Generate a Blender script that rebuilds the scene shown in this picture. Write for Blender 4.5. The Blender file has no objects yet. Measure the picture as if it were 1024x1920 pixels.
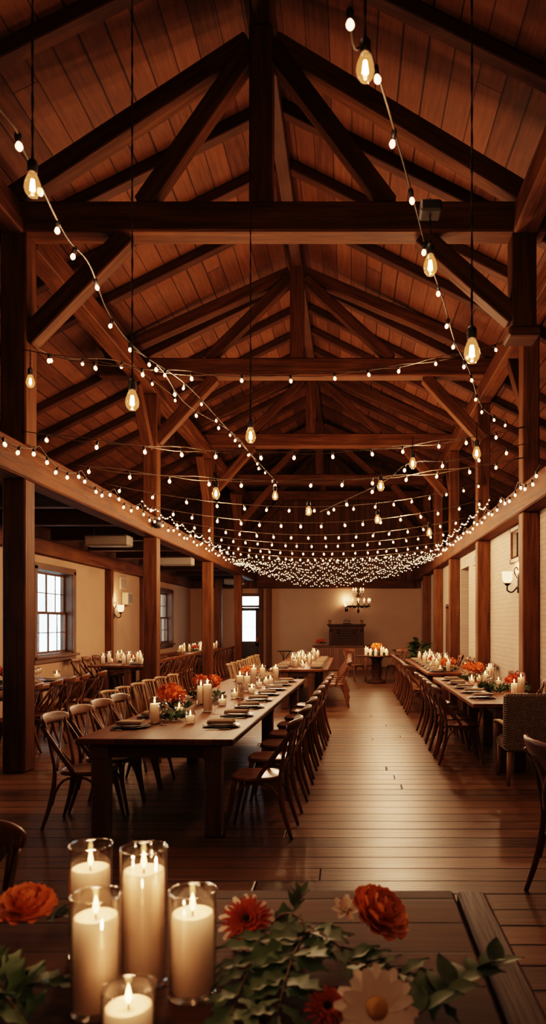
import bpy, math, random
from mathutils import Vector, Matrix, Euler
PI = math.pi
R = math.radians
SC = bpy.context.scene
COL = SC.collection
rng = random.Random(7)
F, VX, VY, EYE = 1350.0, 656.0, 1169.0, 1.68
TT = 0.78           # table top height
ORD = ['nearest', 'second', 'third', 'fourth', 'fifth', 'sixth', 'seventh', 'eighth', 'ninth', 'tenth', 'eleventh', 'twelfth',
       'thirteenth', 'fourteenth', 'fifteenth', 'sixteenth', 'seventeenth', 'eighteenth', 'nineteenth', 'twentieth',
       'twenty-first', 'twenty-second', 'twenty-third', 'twenty-fourth', 'twenty-fifth', 'twenty-sixth', 'twenty-seventh', 'twenty-eighth',
       'twenty-ninth', 'thirtieth', 'thirty-first', 'thirty-second', 'thirty-third', 'thirty-fourth', 'thirty-fifth', 'thirty-sixth']

def at(px, py, y):
    return Vector(((px - VX) * y / F, y, EYE - (py - VY) * y / F))

# ------------------------------------------------------------------ materials
def new_mat(name):
    m = bpy.data.materials.new(name)
    m.use_nodes = True
    nt = m.node_tree
    b = nt.nodes['Principled BSDF']
    return m, nt, b

def nd(nt, t, **kw):
    n = nt.nodes.new(t)
    for k, v in kw.items():
        setattr(n, k, v)
    return n

def mth(nt, op, a, b=None, clamp=False):
    n = nd(nt, 'ShaderNodeMath', operation=op)
    n.use_clamp = clamp
    for i, x in enumerate((a, b)):
        if x is None:
            continue
        if isinstance(x, (int, float)):
            n.inputs[i].default_value = x
        else:
            nt.links.new(x, n.inputs[i])
    return n.outputs[0]

def mixc(nt, fac, a, b, blend='MIX'):
    n = nd(nt, 'ShaderNodeMix', data_type='RGBA', blend_type=blend)
    for i, x in ((0, fac), (6, a), (7, b)):
        if isinstance(x, (int, float)):
            n.inputs[i].default_value = x
        elif isinstance(x, (tuple, list)):
            n.inputs[i].default_value = (*x, 1)
        else:
            nt.links.new(x, n.inputs[i])
    return n.outputs[2]

def objco(nt):
    return nd(nt, 'ShaderNodeTexCoord').outputs['Object']

def noise(nt, vec, scale, detail=3, rough=.5):
    n = nd(nt, 'ShaderNodeTexNoise')
    n.inputs['Scale'].default_value = scale
    n.inputs['Detail'].default_value = detail
    n.inputs['Roughness'].default_value = rough
    if vec is not None:
        nt.links.new(vec, n.inputs['Vector'])
    return n.outputs['Fac']

def scaled(nt, vec, s, off=None):
    n = nd(nt, 'ShaderNodeMapping')
    n.inputs['Scale'].default_value = s
    nt.links.new(vec, n.inputs['Vector'])
    if off is not None:
        nt.links.new(off, n.inputs['Location'])
    return n.outputs[0]

def bump(nt, b, h, strength=.3, dist=.01):
    n = nd(nt, 'ShaderNodeBump')
    n.inputs['Strength'].default_value = strength
    n.inputs['Distance'].default_value = dist
    nt.links.new(h, n.inputs['Height'])
    nt.links.new(n.outputs[0], b.inputs['Normal'])

def wood(name, c1, c2, rough=.5, axis='X', across=14, along=1.1, bumps=.35, spec=.4, coat=0):
    m, nt, b = new_mat(name)
    rnd = nd(nt, 'ShaderNodeObjectInfo').outputs['Random']
    off = nd(nt, 'ShaderNodeCombineXYZ')
    r10 = mth(nt, 'MULTIPLY', rnd, 37.0)
    for i in range(3):
        nt.links.new(r10, off.inputs[i])
    s = [across] * 3
    s['XYZ'.index(axis)] = along
    v = scaled(nt, objco(nt), s, off.outputs[0])
    g = noise(nt, v, 1.0, 6, .62)
    big = noise(nt, objco(nt), 1.7, 2)
    s2 = [across * 5] * 3
    s2['XYZ'.index(axis)] = along * 2.5
    fine = noise(nt, scaled(nt, objco(nt), s2, off.outputs[0]), 1.0, 3)
    f = mth(nt, 'ADD', mth(nt, 'MULTIPLY', mth(nt, 'SUBTRACT', g, .3), 1.6), mth(nt, 'MULTIPLY', mth(nt, 'SUBTRACT', fine, .5), .7), True)
    c = mixc(nt, f, c1, c2)
    tone = mth(nt, 'ADD', mth(nt, 'MULTIPLY', rnd, .4), mth(nt, 'MULTIPLY', big, .8))
    tone = mth(nt, 'ADD', tone, .4)
    tv = nd(nt, 'ShaderNodeCombineColor')
    for i in range(3):
        nt.links.new(tone, tv.inputs[i])
    c = mixc(nt, 1.0, c, tv.outputs[0], 'MULTIPLY')
    nt.links.new(c, b.inputs['Base Color'])
    rr = mth(nt, 'ADD', mth(nt, 'MULTIPLY', g, .25), rough - .12)
    nt.links.new(rr, b.inputs['Roughness'])
    b.inputs['Specular IOR Level'].default_value = spec
    b.inputs['Coat Weight'].default_value = coat
    b.inputs['Coat Roughness'].default_value = .25
    bump(nt, b, mth(nt, 'ADD', g, mth(nt, 'MULTIPLY', fine, .5)), bumps, .012)
    return m

def planks(name, c1, c2, width, across, along, length, rough=.5, seam=.006, centre=None, bumps=.5, spec=.4, grain=1.0, rvar=.35):
    """boards laid side by side: ACROSS and ALONG are axis letters of the object's own coordinates"""
    m, nt, b = new_mat(name)
    sp = nd(nt, 'ShaderNodeSeparateXYZ')
    co = objco(nt)
    nt.links.new(co, sp.inputs[0])
    u, v = sp.outputs['XYZ'.index(across)], sp.outputs['XYZ'.index(along)]
    if centre is not None:
        u = mth(nt, 'ADD', mth(nt, 'ABSOLUTE', mth(nt, 'SUBTRACT', u, centre)), 50.0)
    wob = noise(nt, scaled(nt, co, (.9, .9, .9)), 1.0, 2)
    u = mth(nt, 'ADD', u, mth(nt, 'MULTIPLY', mth(nt, 'SUBTRACT', wob, .5), .012))
    q = mth(nt, 'DIVIDE', u, width)
    bid = mth(nt, 'FLOOR', q)
    fr = mth(nt, 'FRACT', q)
    edge = mth(nt, 'MINIMUM', fr, mth(nt, 'SUBTRACT', 1.0, fr))
    wn = nd(nt, 'ShaderNodeTexWhiteNoise', noise_dimensions='1D')
    nt.links.new(bid, wn.inputs['W'])
    q2 = mth(nt, 'ADD', mth(nt, 'DIVIDE', v, length), mth(nt, 'MULTIPLY', wn.outputs['Value'], 7.3))
    id2 = mth(nt, 'FLOOR', q2)
    fr2 = mth(nt, 'FRACT', q2)
    edge2 = mth(nt, 'MULTIPLY', mth(nt, 'MINIMUM', fr2, mth(nt, 'SUBTRACT', 1.0, fr2)), length / width)
    e = mth(nt, 'MINIMUM', edge, edge2)
    wn2 = nd(nt, 'ShaderNodeTexWhiteNoise', noise_dimensions='2D')
    cb = nd(nt, 'ShaderNodeCombineXYZ')
    nt.links.new(bid, cb.inputs[0]); nt.links.new(id2, cb.inputs[1])
    nt.links.new(cb.outputs[0], wn2.inputs['Vector'])
    rv = wn2.outputs['Value']
    # seams of uneven width
    sw = mth(nt, 'MULTIPLY', mth(nt, 'ADD', mth(nt, 'MULTIPLY', wn.outputs['Value'], 1.2), .5), seam / width)
    gap = mth(nt, 'SUBTRACT', 1.0, mth(nt, 'DIVIDE', e, sw), True)
    gap = mth(nt, 'POWER', gap, .5)
    gs = nd(nt, 'ShaderNodeCombineXYZ')
    nt.links.new(mth(nt, 'MULTIPLY', u, 26.0), gs.inputs[0])
    nt.links.new(mth(nt, 'MULTIPLY', v, 1.6), gs.inputs[1])
    nt.links.new(mth(nt, 'ADD', mth(nt, 'MULTIPLY', bid, 3.1), mth(nt, 'MULTIPLY', id2, 1.7)), gs.inputs[2])
    g = noise(nt, gs.outputs[0], 1.0, 6, .65)
    stain = noise(nt, co, 1.1, 4, .6)
    f = mth(nt, 'ADD', mth(nt, 'MULTIPLY', mth(nt, 'SUBTRACT', g, .5), 1.3 * grain), mth(nt, 'MULTIPLY', rv, .55))
    f = mth(nt, 'ADD', f, mth(nt, 'MULTIPLY', mth(nt, 'SUBTRACT', stain, .35), .9), True)
    c = mixc(nt, f, c1, c2)
    c = mixc(nt, mth(nt, 'MULTIPLY', gap, .92), c, tuple(x * .12 for x in c1))
    nt.links.new(c, b.inputs['Base Color'])
    rr = mth(nt, 'ADD', mth(nt, 'MULTIPLY', mth(nt, 'ADD', mth(nt, 'MULTIPLY', g, .5), mth(nt, 'MULTIPLY', stain, .5)), rvar), rough - rvar * .5, True)
    nt.links.new(rr, b.inputs['Roughness'])
    b.inputs['Specular IOR Level'].default_value = spec
    h = mth(nt, 'SUBTRACT', mth(nt, 'ADD', mth(nt, 'MULTIPLY', g, .35), mth(nt, 'MULTIPLY', rv, .25)), gap)
    bump(nt, b, h, bumps, .01)
    return m

def plain(name, c, rough=.5, metal=0, spec=.5, var=0.0, vscale=20, bumps=0, coat=0, sss=0, trans=0):
    m, nt, b = new_mat(name)
    b.inputs['Base Color'].default_value = (*c, 1)
    if var or bumps:
        n = noise(nt, objco(nt), vscale, 4, .6)
        if var:
            nt.links.new(mixc(nt, n, tuple(x * (1 - var) for x in c), tuple(min(1, x * (1 + var)) for x in c)), b.inputs['Base Color'])
        if bumps:
            bump(nt, b, n, bumps, .004)
    b.inputs['Roughness'].default_value = rough
    b.inputs['Metallic'].default_value = metal
    b.inputs['Specular IOR Level'].default_value = spec
    b.inputs['Coat Weight'].default_value = coat
    if sss:
        b.inputs['Subsurface Weight'].default_value = sss
        b.inputs['Subsurface Radius'].default_value = (.05, .025, .012)
    return m

def glow(name, c, strength):
    m = bpy.data.materials.new(name)
    m.use_nodes = True
    nt = m.node_tree
    nt.nodes.clear()
    e = nd(nt, 'ShaderNodeEmission')
    e.inputs[0].default_value = (*c, 1)
    e.inputs[1].default_value = strength
    o = nd(nt, 'ShaderNodeOutputMaterial')
    nt.links.new(e.outputs[0], o.inputs[0])
    m.cycles.emission_sampling = 'NONE'
    return m

def thin_glass(name, tint=(1, 1, 1), refl=.55, glowc=None, glows=0, base=.04):
    m = bpy.data.materials.new(name)
    m.use_nodes = True
    nt = m.node_tree
    nt.nodes.clear()
    t = nd(nt, 'ShaderNodeBsdfTransparent')
    t.inputs[0].default_value = (*tint, 1)
    g = nd(nt, 'ShaderNodeBsdfGlossy')
    g.inputs['Roughness'].default_value = .06
    lw = nd(nt, 'ShaderNodeLayerWeight')
    lw.inputs[0].default_value = .25
    f = mth(nt, 'ADD', mth(nt, 'MULTIPLY', lw.outputs['Facing'], refl), base, True)
    mx = nd(nt, 'ShaderNodeMixShader')
    nt.links.new(f, mx.inputs[0]); nt.links.new(t.outputs[0], mx.inputs[1]); nt.links.new(g.outputs[0], mx.inputs[2])
    out = mx.outputs[0]
    if glows:
        e = nd(nt, 'ShaderNodeEmission')
        e.inputs[0].default_value = (*glowc, 1)
        e.inputs[1].default_value = glows
        a = nd(nt, 'ShaderNodeAddShader')
        nt.links.new(out, a.inputs[0]); nt.links.new(e.outputs[0], a.inputs[1])
        out = a.outputs[0]
    o = nd(nt, 'ShaderNodeOutputMaterial')
    nt.links.new(out, o.inputs[0])
    m.cycles.emission_sampling = 'NONE'
    return m

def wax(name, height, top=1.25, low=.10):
    """candle wax with flame light painted in as emission: the glow falls off down the candle's own height"""
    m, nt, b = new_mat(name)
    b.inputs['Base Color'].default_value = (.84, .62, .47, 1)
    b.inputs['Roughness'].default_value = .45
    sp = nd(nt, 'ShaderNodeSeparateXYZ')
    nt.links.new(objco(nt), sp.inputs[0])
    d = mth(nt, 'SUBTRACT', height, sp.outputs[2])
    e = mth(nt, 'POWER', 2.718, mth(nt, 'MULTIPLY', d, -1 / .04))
    s = mth(nt, 'ADD', mth(nt, 'MULTIPLY', e, top), low)  # emission painted in for the light a flame would send through the wax
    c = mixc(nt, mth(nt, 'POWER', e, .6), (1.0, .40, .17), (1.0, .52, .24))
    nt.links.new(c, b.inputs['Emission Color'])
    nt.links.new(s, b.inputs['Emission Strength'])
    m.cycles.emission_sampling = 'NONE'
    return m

M = {}
M['timber'] = wood('old_timber', (.052, .020, .008), (.17, .074, .028), .65, 'X', 15, 1.0, .7, .12)
M['timber_z'] = wood('old_timber_upright', (.055, .022, .008), (.18, .079, .030), .65, 'Z', 15, 1.0, .7, .12)
M['timber_y'] = wood('old_timber_along', (.055, .021, .008), (.21, .086, .031), .65, 'Y', 15, .9, .8, .10)
M['dark_timber'] = wood('dark_timber', (.045, .018, .008), (.11, .046, .021), .6, 'X', 13, 1.0, .4, .25)
M['rafter'] = wood('rafter_timber', (.045, .018, .008), (.12, .049, .021), .65, 'X', 13, 1.0, .4, .2)
M['roof'] = planks('roof_boards', (.080, .031, .014), (.225, .094, .042), .27, 'X', 'Y', 15.0, .7, .009, -1.0, .4, .2, 1.0)
M['gable'] = planks('gable_boards', (.06, .026, .011), (.14, .062, .027), .2, 'X', 'Z', 3.0, .7, .01, None, .4, .2, .7)
M['aisle'] = planks('aisle_ceiling_boards', (.08, .034, .016), (.17, .075, .035), .2, 'X', 'Y', 3.0, .7, .008, None, .4, .2, .7)
M['floor'] = planks('floor_boards', (.040, .019, .008), (.180, .087, .037), .235, 'Y', 'X', 11.0, .34, .010, None, 1.0, .21, 1.3, .34)
M['chair'] = wood('chair_wood', (.075, .029, .011), (.22, .092, .034), .38, 'Z', 20, 3, .12, .3, .08)
M['seat'] = wood('seat_wood', (.09, .035, .013), (.23, .095, .036), .30, 'Y', 18, 2, .08, .3, .08)
M['straw'] = wood('pale_chair_wood', (.20, .105, .045), (.42, .24, .11), .5, 'Z', 26, 3, .2, .4)
M['table'] = planks('table_boards', (.055, .020, .0075), (.19, .073, .026), .155, 'X', 'Y', 9.0, .50, .003, None, .25, .15, .9, .18)
M['near_table'] = planks('rustic_table_boards', (.034, .015, .0065), (.115, .050, .021), .19, 'Y', 'X', 6.0, .6, .005, None, .5, .10, 1.1, .25)
M['end_board'] = wood('end_board_wood', (.030, .014, .007), (.10, .05, .024), .5, 'Y', 16, 1.2, .5, .15)
M['table_leg'] = wood('table_leg_wood', (.06, .026, .011), (.155, .070, .029), .45, 'Z', 14, 1.2, .25, .4)
M['apron'] = wood('apron_wood', (.055, .023, .010), (.14, .062, .026), .45, 'X', 14, 1.2, .2, .4)
M['casing'] = wood('window_casing_wood', (.055, .023, .009), (.15, .066, .027), .5, 'Z', 16, 1.4, .25, .4)
M['cabinet'] = wood('cabinet_wood', (.024, .010, .005), (.07, .030, .013), .5, 'X', 14, 1.4, .2, .15)
M['counter'] = wood('counter_wood', (.085, .033, .013), (.21, .087, .035), .45, 'Z', 14, 1.4, .2, .4)
M['beadboard'] = planks('beadboard', (.085, .032, .013), (.19, .078, .032), .09, 'X', 'Z', 5.0, .45, .005, None, .5, .4, .6)
M['door'] = plain('door_paint', (.018, .017, .018), .45, var=.3)
M['plaster'] = plain('plaster', (.37, .25, .175), .85, spec=.2, var=.10, vscale=2.5, bumps=.15)
M['iron'] = plain('black_iron', (.012, .010, .009), .45, .6)
M['black'] = plain('black_plastic', (.012, .011, .010), .5)
M['wire'] = plain('twisted_cable', (.10, .075, .05), .6, spec=.3)
M['cord'] = plain('braided_cord', (.022, .014, .009), .8, spec=.2)
M['white_box'] = plain('painted_metal_casing', (.15, .125, .10), .55, var=.1)
M['vent'] = plain('vent_paint', (.42, .33, .24), .6)
M['brass'] = plain('dark_brass', (.22, .12, .05), .4, .9)
M['steel'] = plain('cutlery_steel', (.55, .48, .40), .25, 1.0)
M['charger'] = plain('dark_stoneware', (.045, .030, .022), .4, var=.3)
M['china'] = plain('grey_china', (.22, .18, .15), .35, var=.12)
M['linen'] = plain('linen_napkin', (.27, .19, .135), .9, spec=.1, var=.35, vscale=60, bumps=.4)
M['glass'] = thin_glass('clear_glass', (.97, .96, .94), .7, None, 0, .06)
M['pane'] = thin_glass('window_pane', (.95, .97, .98), .25)
M['bulb_glass'] = thin_glass('amber_bulb_glass', (1, .86, .64), .4, (1, .42, .16), .40)
M['filament'] = glow('hot_filament', (1, .52, .29), 60)
M['bulb'] = glow('lit_bulb', (1, .46, .26), 9)
M['fairy'] = glow('fairy_light', (1, .70, .42), 5)
M['flame'] = glow('candle_flame', (1, .52, .20), 14)
M['shade'] = glow('lit_glass_shade', (1, .50, .24), 4.2)
M['wick'] = plain('burnt_wick', (.02, .012, .008), .9)
M['orange'] = plain('orange_petal', (.66, .19, .05), .6, spec=.3, var=.35, vscale=30)
M['rust'] = plain('rust_petal', (.42, .080, .025), .65, spec=.3, var=.4, vscale=30)
M['ranunculus'] = plain('ranunculus_petal', (.88, .33, .105), .55, spec=.3, var=.25, vscale=30)
M['white_petal'] = plain('cream_petal', (.86, .75, .66), .55, spec=.3, var=.10, vscale=30)
M['yellow'] = plain('flower_eye', (.62, .36, .10), .7, var=.3, vscale=150, bumps=.6)
M['leaf'] = plain('dark_leaf', (.055, .095, .035), .5, spec=.4, var=.5, vscale=14)
M['leaf2'] = plain('grey_green_leaf', (.085, .13, .06), .55, spec=.4, var=.5, vscale=14)
M['stem'] = plain('woody_stem', (.16, .10, .05), .7, var=.3)
M['pot'] = plain('clay_pot', (.16, .07, .035), .8, var=.2)

def brick():
    m, nt, b = new_mat('painted_brick')
    sp = nd(nt, 'ShaderNodeSeparateXYZ')
    co = objco(nt)
    nt.links.new(co, sp.inputs[0])
    cb = nd(nt, 'ShaderNodeCombineXYZ')
    nt.links.new(sp.outputs[1], cb.inputs[0]); nt.links.new(sp.outputs[2], cb.inputs[1])
    t = nd(nt, 'ShaderNodeTexBrick')
    t.inputs['Scale'].default_value = 1.0
    t.inputs['Brick Width'].default_value = .23
    t.inputs['Row Height'].default_value = .078
    t.inputs['Mortar Size'].default_value = .007
    t.inputs['Mortar Smooth'].default_value = .4
    t.inputs['Color1'].default_value = (.40, .305, .24, 1)
    t.inputs['Color2'].default_value = (.35, .27, .21, 1)
    t.inputs['Mortar'].default_value = (.31, .235, .18, 1)
    nt.links.new(cb.outputs[0], t.inputs['Vector'])
    n = noise(nt, co, 3, 4, .6)
    c = mixc(nt, mth(nt, 'MULTIPLY', n, .45), t.outputs['Color'], (.44, .35, .27))
    nt.links.new(c, b.inputs['Base Color'])
    b.inputs['Roughness'].default_value = .75
    b.inputs['Specular IOR Level'].default_value = .25
    n2 = noise(nt, co, 30, 3, .6)
    bump(nt, b, mth(nt, 'ADD', mth(nt, 'MULTIPLY', t.outputs['Fac'], -1.0), mth(nt, 'MULTIPLY', n2, .5)), .55, .01)
    return m
M['brick'] = brick()

def wicker():
    m, nt, b = new_mat('woven_wicker')
    sp = nd(nt, 'ShaderNodeSeparateXYZ')
    co = objco(nt)
    nt.links.new(co, sp.inputs[0])
    xs = mth(nt, 'MULTIPLY', mth(nt, 'ADD', sp.outputs[0], sp.outputs[1]), 2 * PI / .034)
    zs = mth(nt, 'MULTIPLY', sp.outputs[2], 2 * PI / .024)
    row = mth(nt, 'FLOOR', mth(nt, 'DIVIDE', zs, PI))
    ph = mth(nt, 'MULTIPLY', mth(nt, 'MODULO', row, 2.0), PI)
    w = mth(nt, 'MULTIPLY', mth(nt, 'SINE', mth(nt, 'ADD', xs, ph)), mth(nt, 'ABSOLUTE', mth(nt, 'SINE', zs)))
    w = mth(nt, 'ADD', mth(nt, 'MULTIPLY', w, .5), .5)
    n = noise(nt, co, 40, 3)
    f = mth(nt, 'MULTIPLY', w, mth(nt, 'ADD', n, .45), True)
    nt.links.new(mixc(nt, f, (.035, .025, .018), (.40, .30, .21)), b.inputs['Base Color'])
    b.inputs['Roughness'].default_value = .6
    bump(nt, b, w, 1.0, .012)
    return m
M['wicker'] = wicker()

# ------------------------------------------------------------------ mesh building
class MB:
    def __init__(s):
        s.v, s.f, s.s = [], [], []
    def add(s, vs, fs, smooth=False, mat=None):
        b = len(s.v)
        for p in vs:
            p = Vector(p)
            s.v.append(mat @ p if mat is not None else p)
        for f in fs:
            s.f.append(tuple(b + i for i in f)); s.s.append(smooth)
        return s
    def box(s, c, size, ch=.008, mat=None):
        hx, hy, hz = (x / 2 for x in size)
        ch = min(ch, hx * .9, hy * .9, hz * .9)
        vs, idx = [], {}
        for sx in (-1, 1):
            for sy in (-1, 1):
                for sz in (-1, 1):
                    for a in range(3):
                        k = [ch, ch, ch]; k[a] = 0
                        idx[sx, sy, sz, a] = len(vs)
                        vs.append((c[0] + sx * (hx - k[0]), c[1] + sy * (hy - k[1]), c[2] + sz * (hz - k[2])))
        fs = []
        S = (-1, 1)
        def q(l):
            fs.append(tuple(l))
        for a in range(3):
            o = [i for i in range(3) if i != a]
            for sa in S:
                loop = []
                for (p, r) in ((-1, -1), (1, -1), (1, 1), (-1, 1)):
                    k = [0, 0, 0]; k[a] = sa; k[o[0]] = p; k[o[1]] = r
                    loop.append(idx[k[0], k[1], k[2], a])
                # outward orientation
                n = (Vector(vs[loop[1]]) - Vector(vs[loop[0]])).cross(Vector(vs[loop[2]]) - Vector(vs[loop[1]]))
                q(loop if n[a] * sa > 0 else loop[::-1])
        for a in range(3):          # edges parallel to axis a
            o = [i for i in range(3) if i != a]
            for p in S:
                for r in S:
                    l = []
                    for sa, ax in ((-1, o[0]), (1, o[0]), (1, o[1]), (-1, o[1])):
                        k = [0, 0, 0]; k[a] = sa; k[o[0]] = p; k[o[1]] = r
                        l.append(idx[k[0], k[1], k[2], ax])
                    n = (Vector(vs[l[1]]) - Vector(vs[l[0]])).cross(Vector(vs[l[2]]) - Vector(vs[l[1]]))
                    d = [0, 0, 0]; d[o[0]] = p; d[o[1]] = r
                    q(l if n.dot(Vector(d)) > 0 else l[::-1])
        for sx in S:
            for sy in S:
                for sz in S:
                    l = [idx[sx, sy, sz, a] for a in range(3)]
                    q(l if sx * sy * sz > 0 else l[::-1])
        return s.add(vs, fs, False, mat)
    def tube(s, pts, r, n=8, caps=True, flat=None, mat=None):
        """swept round section; r may be a list; flat=(w,h) gives an oval or board section instead"""
        pts = [Vector(p) for p in pts]
        k = len(pts)
        rs = r if isinstance(r, (list, tuple)) else [r] * k
        t0 = (pts[1] - pts[0]).normalized()
        up = Vector((0, 0, 1)) if abs(t0.z) < .9 else Vector((0, 1, 0))
        x = t0.cross(up).normalized()
        vs = []
        for i, p in enumerate(pts):
            t = (pts[min(i + 1, k - 1)] - pts[max(i - 1, 0)]).normalized()
            x = (x - t * x.dot(t)).normalized()
            y = t.cross(x)
            for j in range(n):
                a = 2 * PI * j / n
                vs.append(p + x * math.cos(a) * rs[i] + y * math.sin(a) * rs[i])
        fs = []
        for i in range(k - 1):
            for j in range(n):
                a, b = i * n + j, i * n + (j + 1) % n
                fs.append((a, a + n, b + n, b)[::-1])
        if caps:
            fs.append(tuple(range(n))[::-1]); fs.append(tuple(range((k - 1) * n, k * n)))
        return s.add(vs, fs, True, mat)
    def strip(s, pts, ups, w, h, mat=None, smooth=True):
        """board section: half-width along the UP vector (list of heights h) and thickness w"""
        pts = [Vector(p) for p in pts]
        k = len(pts)
        hs = h if isinstance(h, (list, tuple)) else [h] * k
        vs = []
        for i, p in enumerate(pts):
            t = (pts[min(i + 1, k - 1)] - pts[max(i - 1, 0)]).normalized()
            u = Vector(ups[i] if isinstance(ups, list) else ups)
            u = (u - t * u.dot(t)).normalized()
            x = t.cross(u)
            H, W = hs[i] / 2, w / 2
            for (a, b) in ((-1, -.55), (-.6, -1), (.6, -1), (1, -.55), (1, .55), (.6, 1), (-.6, 1), (-1, .55)):
                vs.append(p + x * a * W + u * b * H)
        n = 8
        fs = []
        for i in range(k - 1):
            for j in range(n):
                a, b = i * n + j, i * n + (j + 1) % n
                fs.append((a, b, b + n, a + n))
        fs.append(tuple(range(n))[::-1]); fs.append(tuple(range((k - 1) * n, k * n)))
        return s.add(vs, fs, smooth, mat)
    def lathe(s, prof, n=20, c=(0, 0, 0), smooth=True, mat=None, sx=1, sy=1):
        vs, fs, rings = [], [], []
        for (r, z) in prof:
            if r <= 1e-6:
                rings.append([len(vs)]); vs.append((c[0], c[1], c[2] + z))
            else:
                b = len(vs); rings.append(list(range(b, b + n)))
                for j in range(n):
                    a = 2 * PI * j / n
                    vs.append((c[0] + r * sx * math.cos(a), c[1] + r * sy * math.sin(a), c[2] + z))
        for A, B in zip(rings, rings[1:]):
            if len(A) == 1 and len(B) == 1:
                continue
            for j in range(n):
                k = (j + 1) % n
                if len(A) == 1:
                    fs.append((A[0], B[k], B[j]))
                elif len(B) == 1:
                    fs.append((A[j], A[k], B[0]))
                else:
                    fs.append((A[j], A[k], B[k], B[j]))
        return s.add(vs, fs, smooth, mat)
    def clampz(s, z):
        for p in s.v:
            if p.z < z: p.z = z
        return s
    def mesh(s, name):
        me = bpy.data.meshes.new(name)
        me.from_pydata([tuple(v) for v in s.v], [], s.f)
        me.polygons.foreach_set('use_smooth', s.s)
        me.update()
        return me
    def build(s, name, mat, parent=None, loc=None, rot=None):
        o = bpy.data.objects.new(name, s.mesh(name))
        o.data.materials.append(M[mat] if isinstance(mat, str) else mat)
        COL.objects.link(o)
        if parent is not None:
            o.parent = parent
        if loc is not None:
            o.location = loc
        if rot is not None:
            o.rotation_euler = rot
        return o

def spline(pts, k=6):
    pts = [Vector(p) for p in pts]
    P = [pts[0] * 2 - pts[1]] + pts + [pts[-1] * 2 - pts[-2]]
    out = []
    for i in range(1, len(P) - 2):
        a, b, c, d = P[i - 1], P[i], P[i + 1], P[i + 2]
        for j in range(k):
            t = j / k
            out.append(.5 * ((2 * b) + (c - a) * t + (2 * a - 5 * b + 4 * c - d) * t * t + (3 * b - a - 3 * c + d) * t ** 3))
    out.append(pts[-1])
    return out

def tag(o, label, cat, group=None):
    o['label'] = label; o['category'] = cat
    if group:
        o['group'] = group
    elif 'group' in o:
        del o['group']
    return o

def thing(name, label, cat, loc=(0, 0, 0), rz=0, group=None):
    o = bpy.data.objects.new(name, None)
    o.empty_display_size = .05
    COL.objects.link(o)
    o.location = loc; o.rotation_euler = (0, 0, rz)
    return tag(o, label, cat, group)

def struct(o):
    o['kind'] = 'structure'
    return o

USED = set()
KIDS = {}
def kids(o):
    return KIDS.get(o, None) or [c for c in o.children]

def clone(o, parent):
    c = o.copy(); COL.objects.link(c); c.parent = parent
    return c

def place(proto, loc, rz, label, cat, group=None, scale=1.0):
    """put down PROTO itself the first time, afterwards a copy of it with copies of its parts and sub-parts"""
    if proto.name not in USED:
        USED.add(proto.name)
        r = proto
        KIDS[proto.name] = [(c, list(c.children)) for c in proto.children]
    else:
        r = proto.copy(); COL.objects.link(r)
        for ch, subs in KIDS[proto.name]:
            c = clone(ch, r)
            for g in subs:
                clone(g, c)
    r.location = loc; r.rotation_euler = (0, 0, rz); r.scale = (scale,) * 3
    tag(r, label, cat, group)
    return r

def beam(name, p0, p1, w, h, mat, parent=None, ch=.012):
    p0, p1 = Vector(p0), Vector(p1)
    d = p1 - p0
    L = d.length
    x = d.normalized()
    up = Vector((0, 0, 1)) if abs(x.z) < .95 else Vector((0, 1, 0))
    y = up.cross(x).normalized()
    z = x.cross(y)
    o = MB().box((0, 0, 0), (L, w, h), ch).build(name, mat, parent)
    mid = (p0 + p1) / 2
    if parent is not None:
        mid = mid - parent.location
    o.matrix_local = Matrix.Translation(mid) @ Matrix((x, y, z)).transposed().to_4x4()
    return o
GAIN, SKY, EXPO = 2.4, 13.0, -0.32
# ------------------------------------------------------------------ the hall
XR, ZR, SL = -1.0, 8.75, .5            # roof ridge x, underside height at the ridge, slope
Y0, Y1 = -3.0, 28.0
LX, RX = -3.77, 2.64                   # post rows
WL, WR = -6.2, 2.77                    # inner wall faces
BZ0, BZ1 = 3.31, 3.69                  # nave beams
def roof_z(x):
    return ZR - SL * abs(x - XR)

def quad_solid(name, mat, prof, ya, yb):
    """an extruded outline of (x, z) points between two y values"""
    n = len(prof)
    vs = [(x, ya, z) for x, z in prof] + [(x, yb, z) for x, z in prof]
    fs = [tuple(range(n)), tuple(range(2 * n - 1, n - 1, -1))]
    fs += [(i, i + n, (i + 1) % n + n, (i + 1) % n) for i in range(n)]
    return MB().add(vs, fs).build(name, mat)

struct(MB().box((-.7, (Y0 + Y1) / 2, -.06), (18, Y1 - Y0 + 1, .12), .001).build('floor', 'floor'))
XA, XB = -9.6, 7.0
struct(quad_solid('ceiling', 'roof', [(XA, roof_z(XA)), (XR, ZR), (XB, roof_z(XB)), (XB, roof_z(XB) + .12), (XR, ZR + .14), (XA, roof_z(XA) + .12)], Y0, Y1 + .2))
struct(MB().box(((XA + LX - .14) / 2, (Y0 + Y1) / 2, 3.66), (LX - .14 - XA, Y1 - Y0, .08), .001).build('ceiling_aisle', 'aisle'))
struct(MB().box(((WR + .01 + XB) / 2, (Y0 + Y1) / 2, 3.75), (XB - WR - .02, Y1 - Y0, .08), .001).build('ceiling_side', 'aisle'))
struct(MB().box((XA - .05, (Y0 + Y1) / 2, 4.1), (.1, Y1 - Y0, 1.0), .001).build('wall_eave_left', 'gable'))
struct(MB().box((XB + .05, (Y0 + Y1) / 2, 2.4), (.1, Y1 - Y0, 4.8), .001).build('wall_eave_right', 'gable'))

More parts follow.
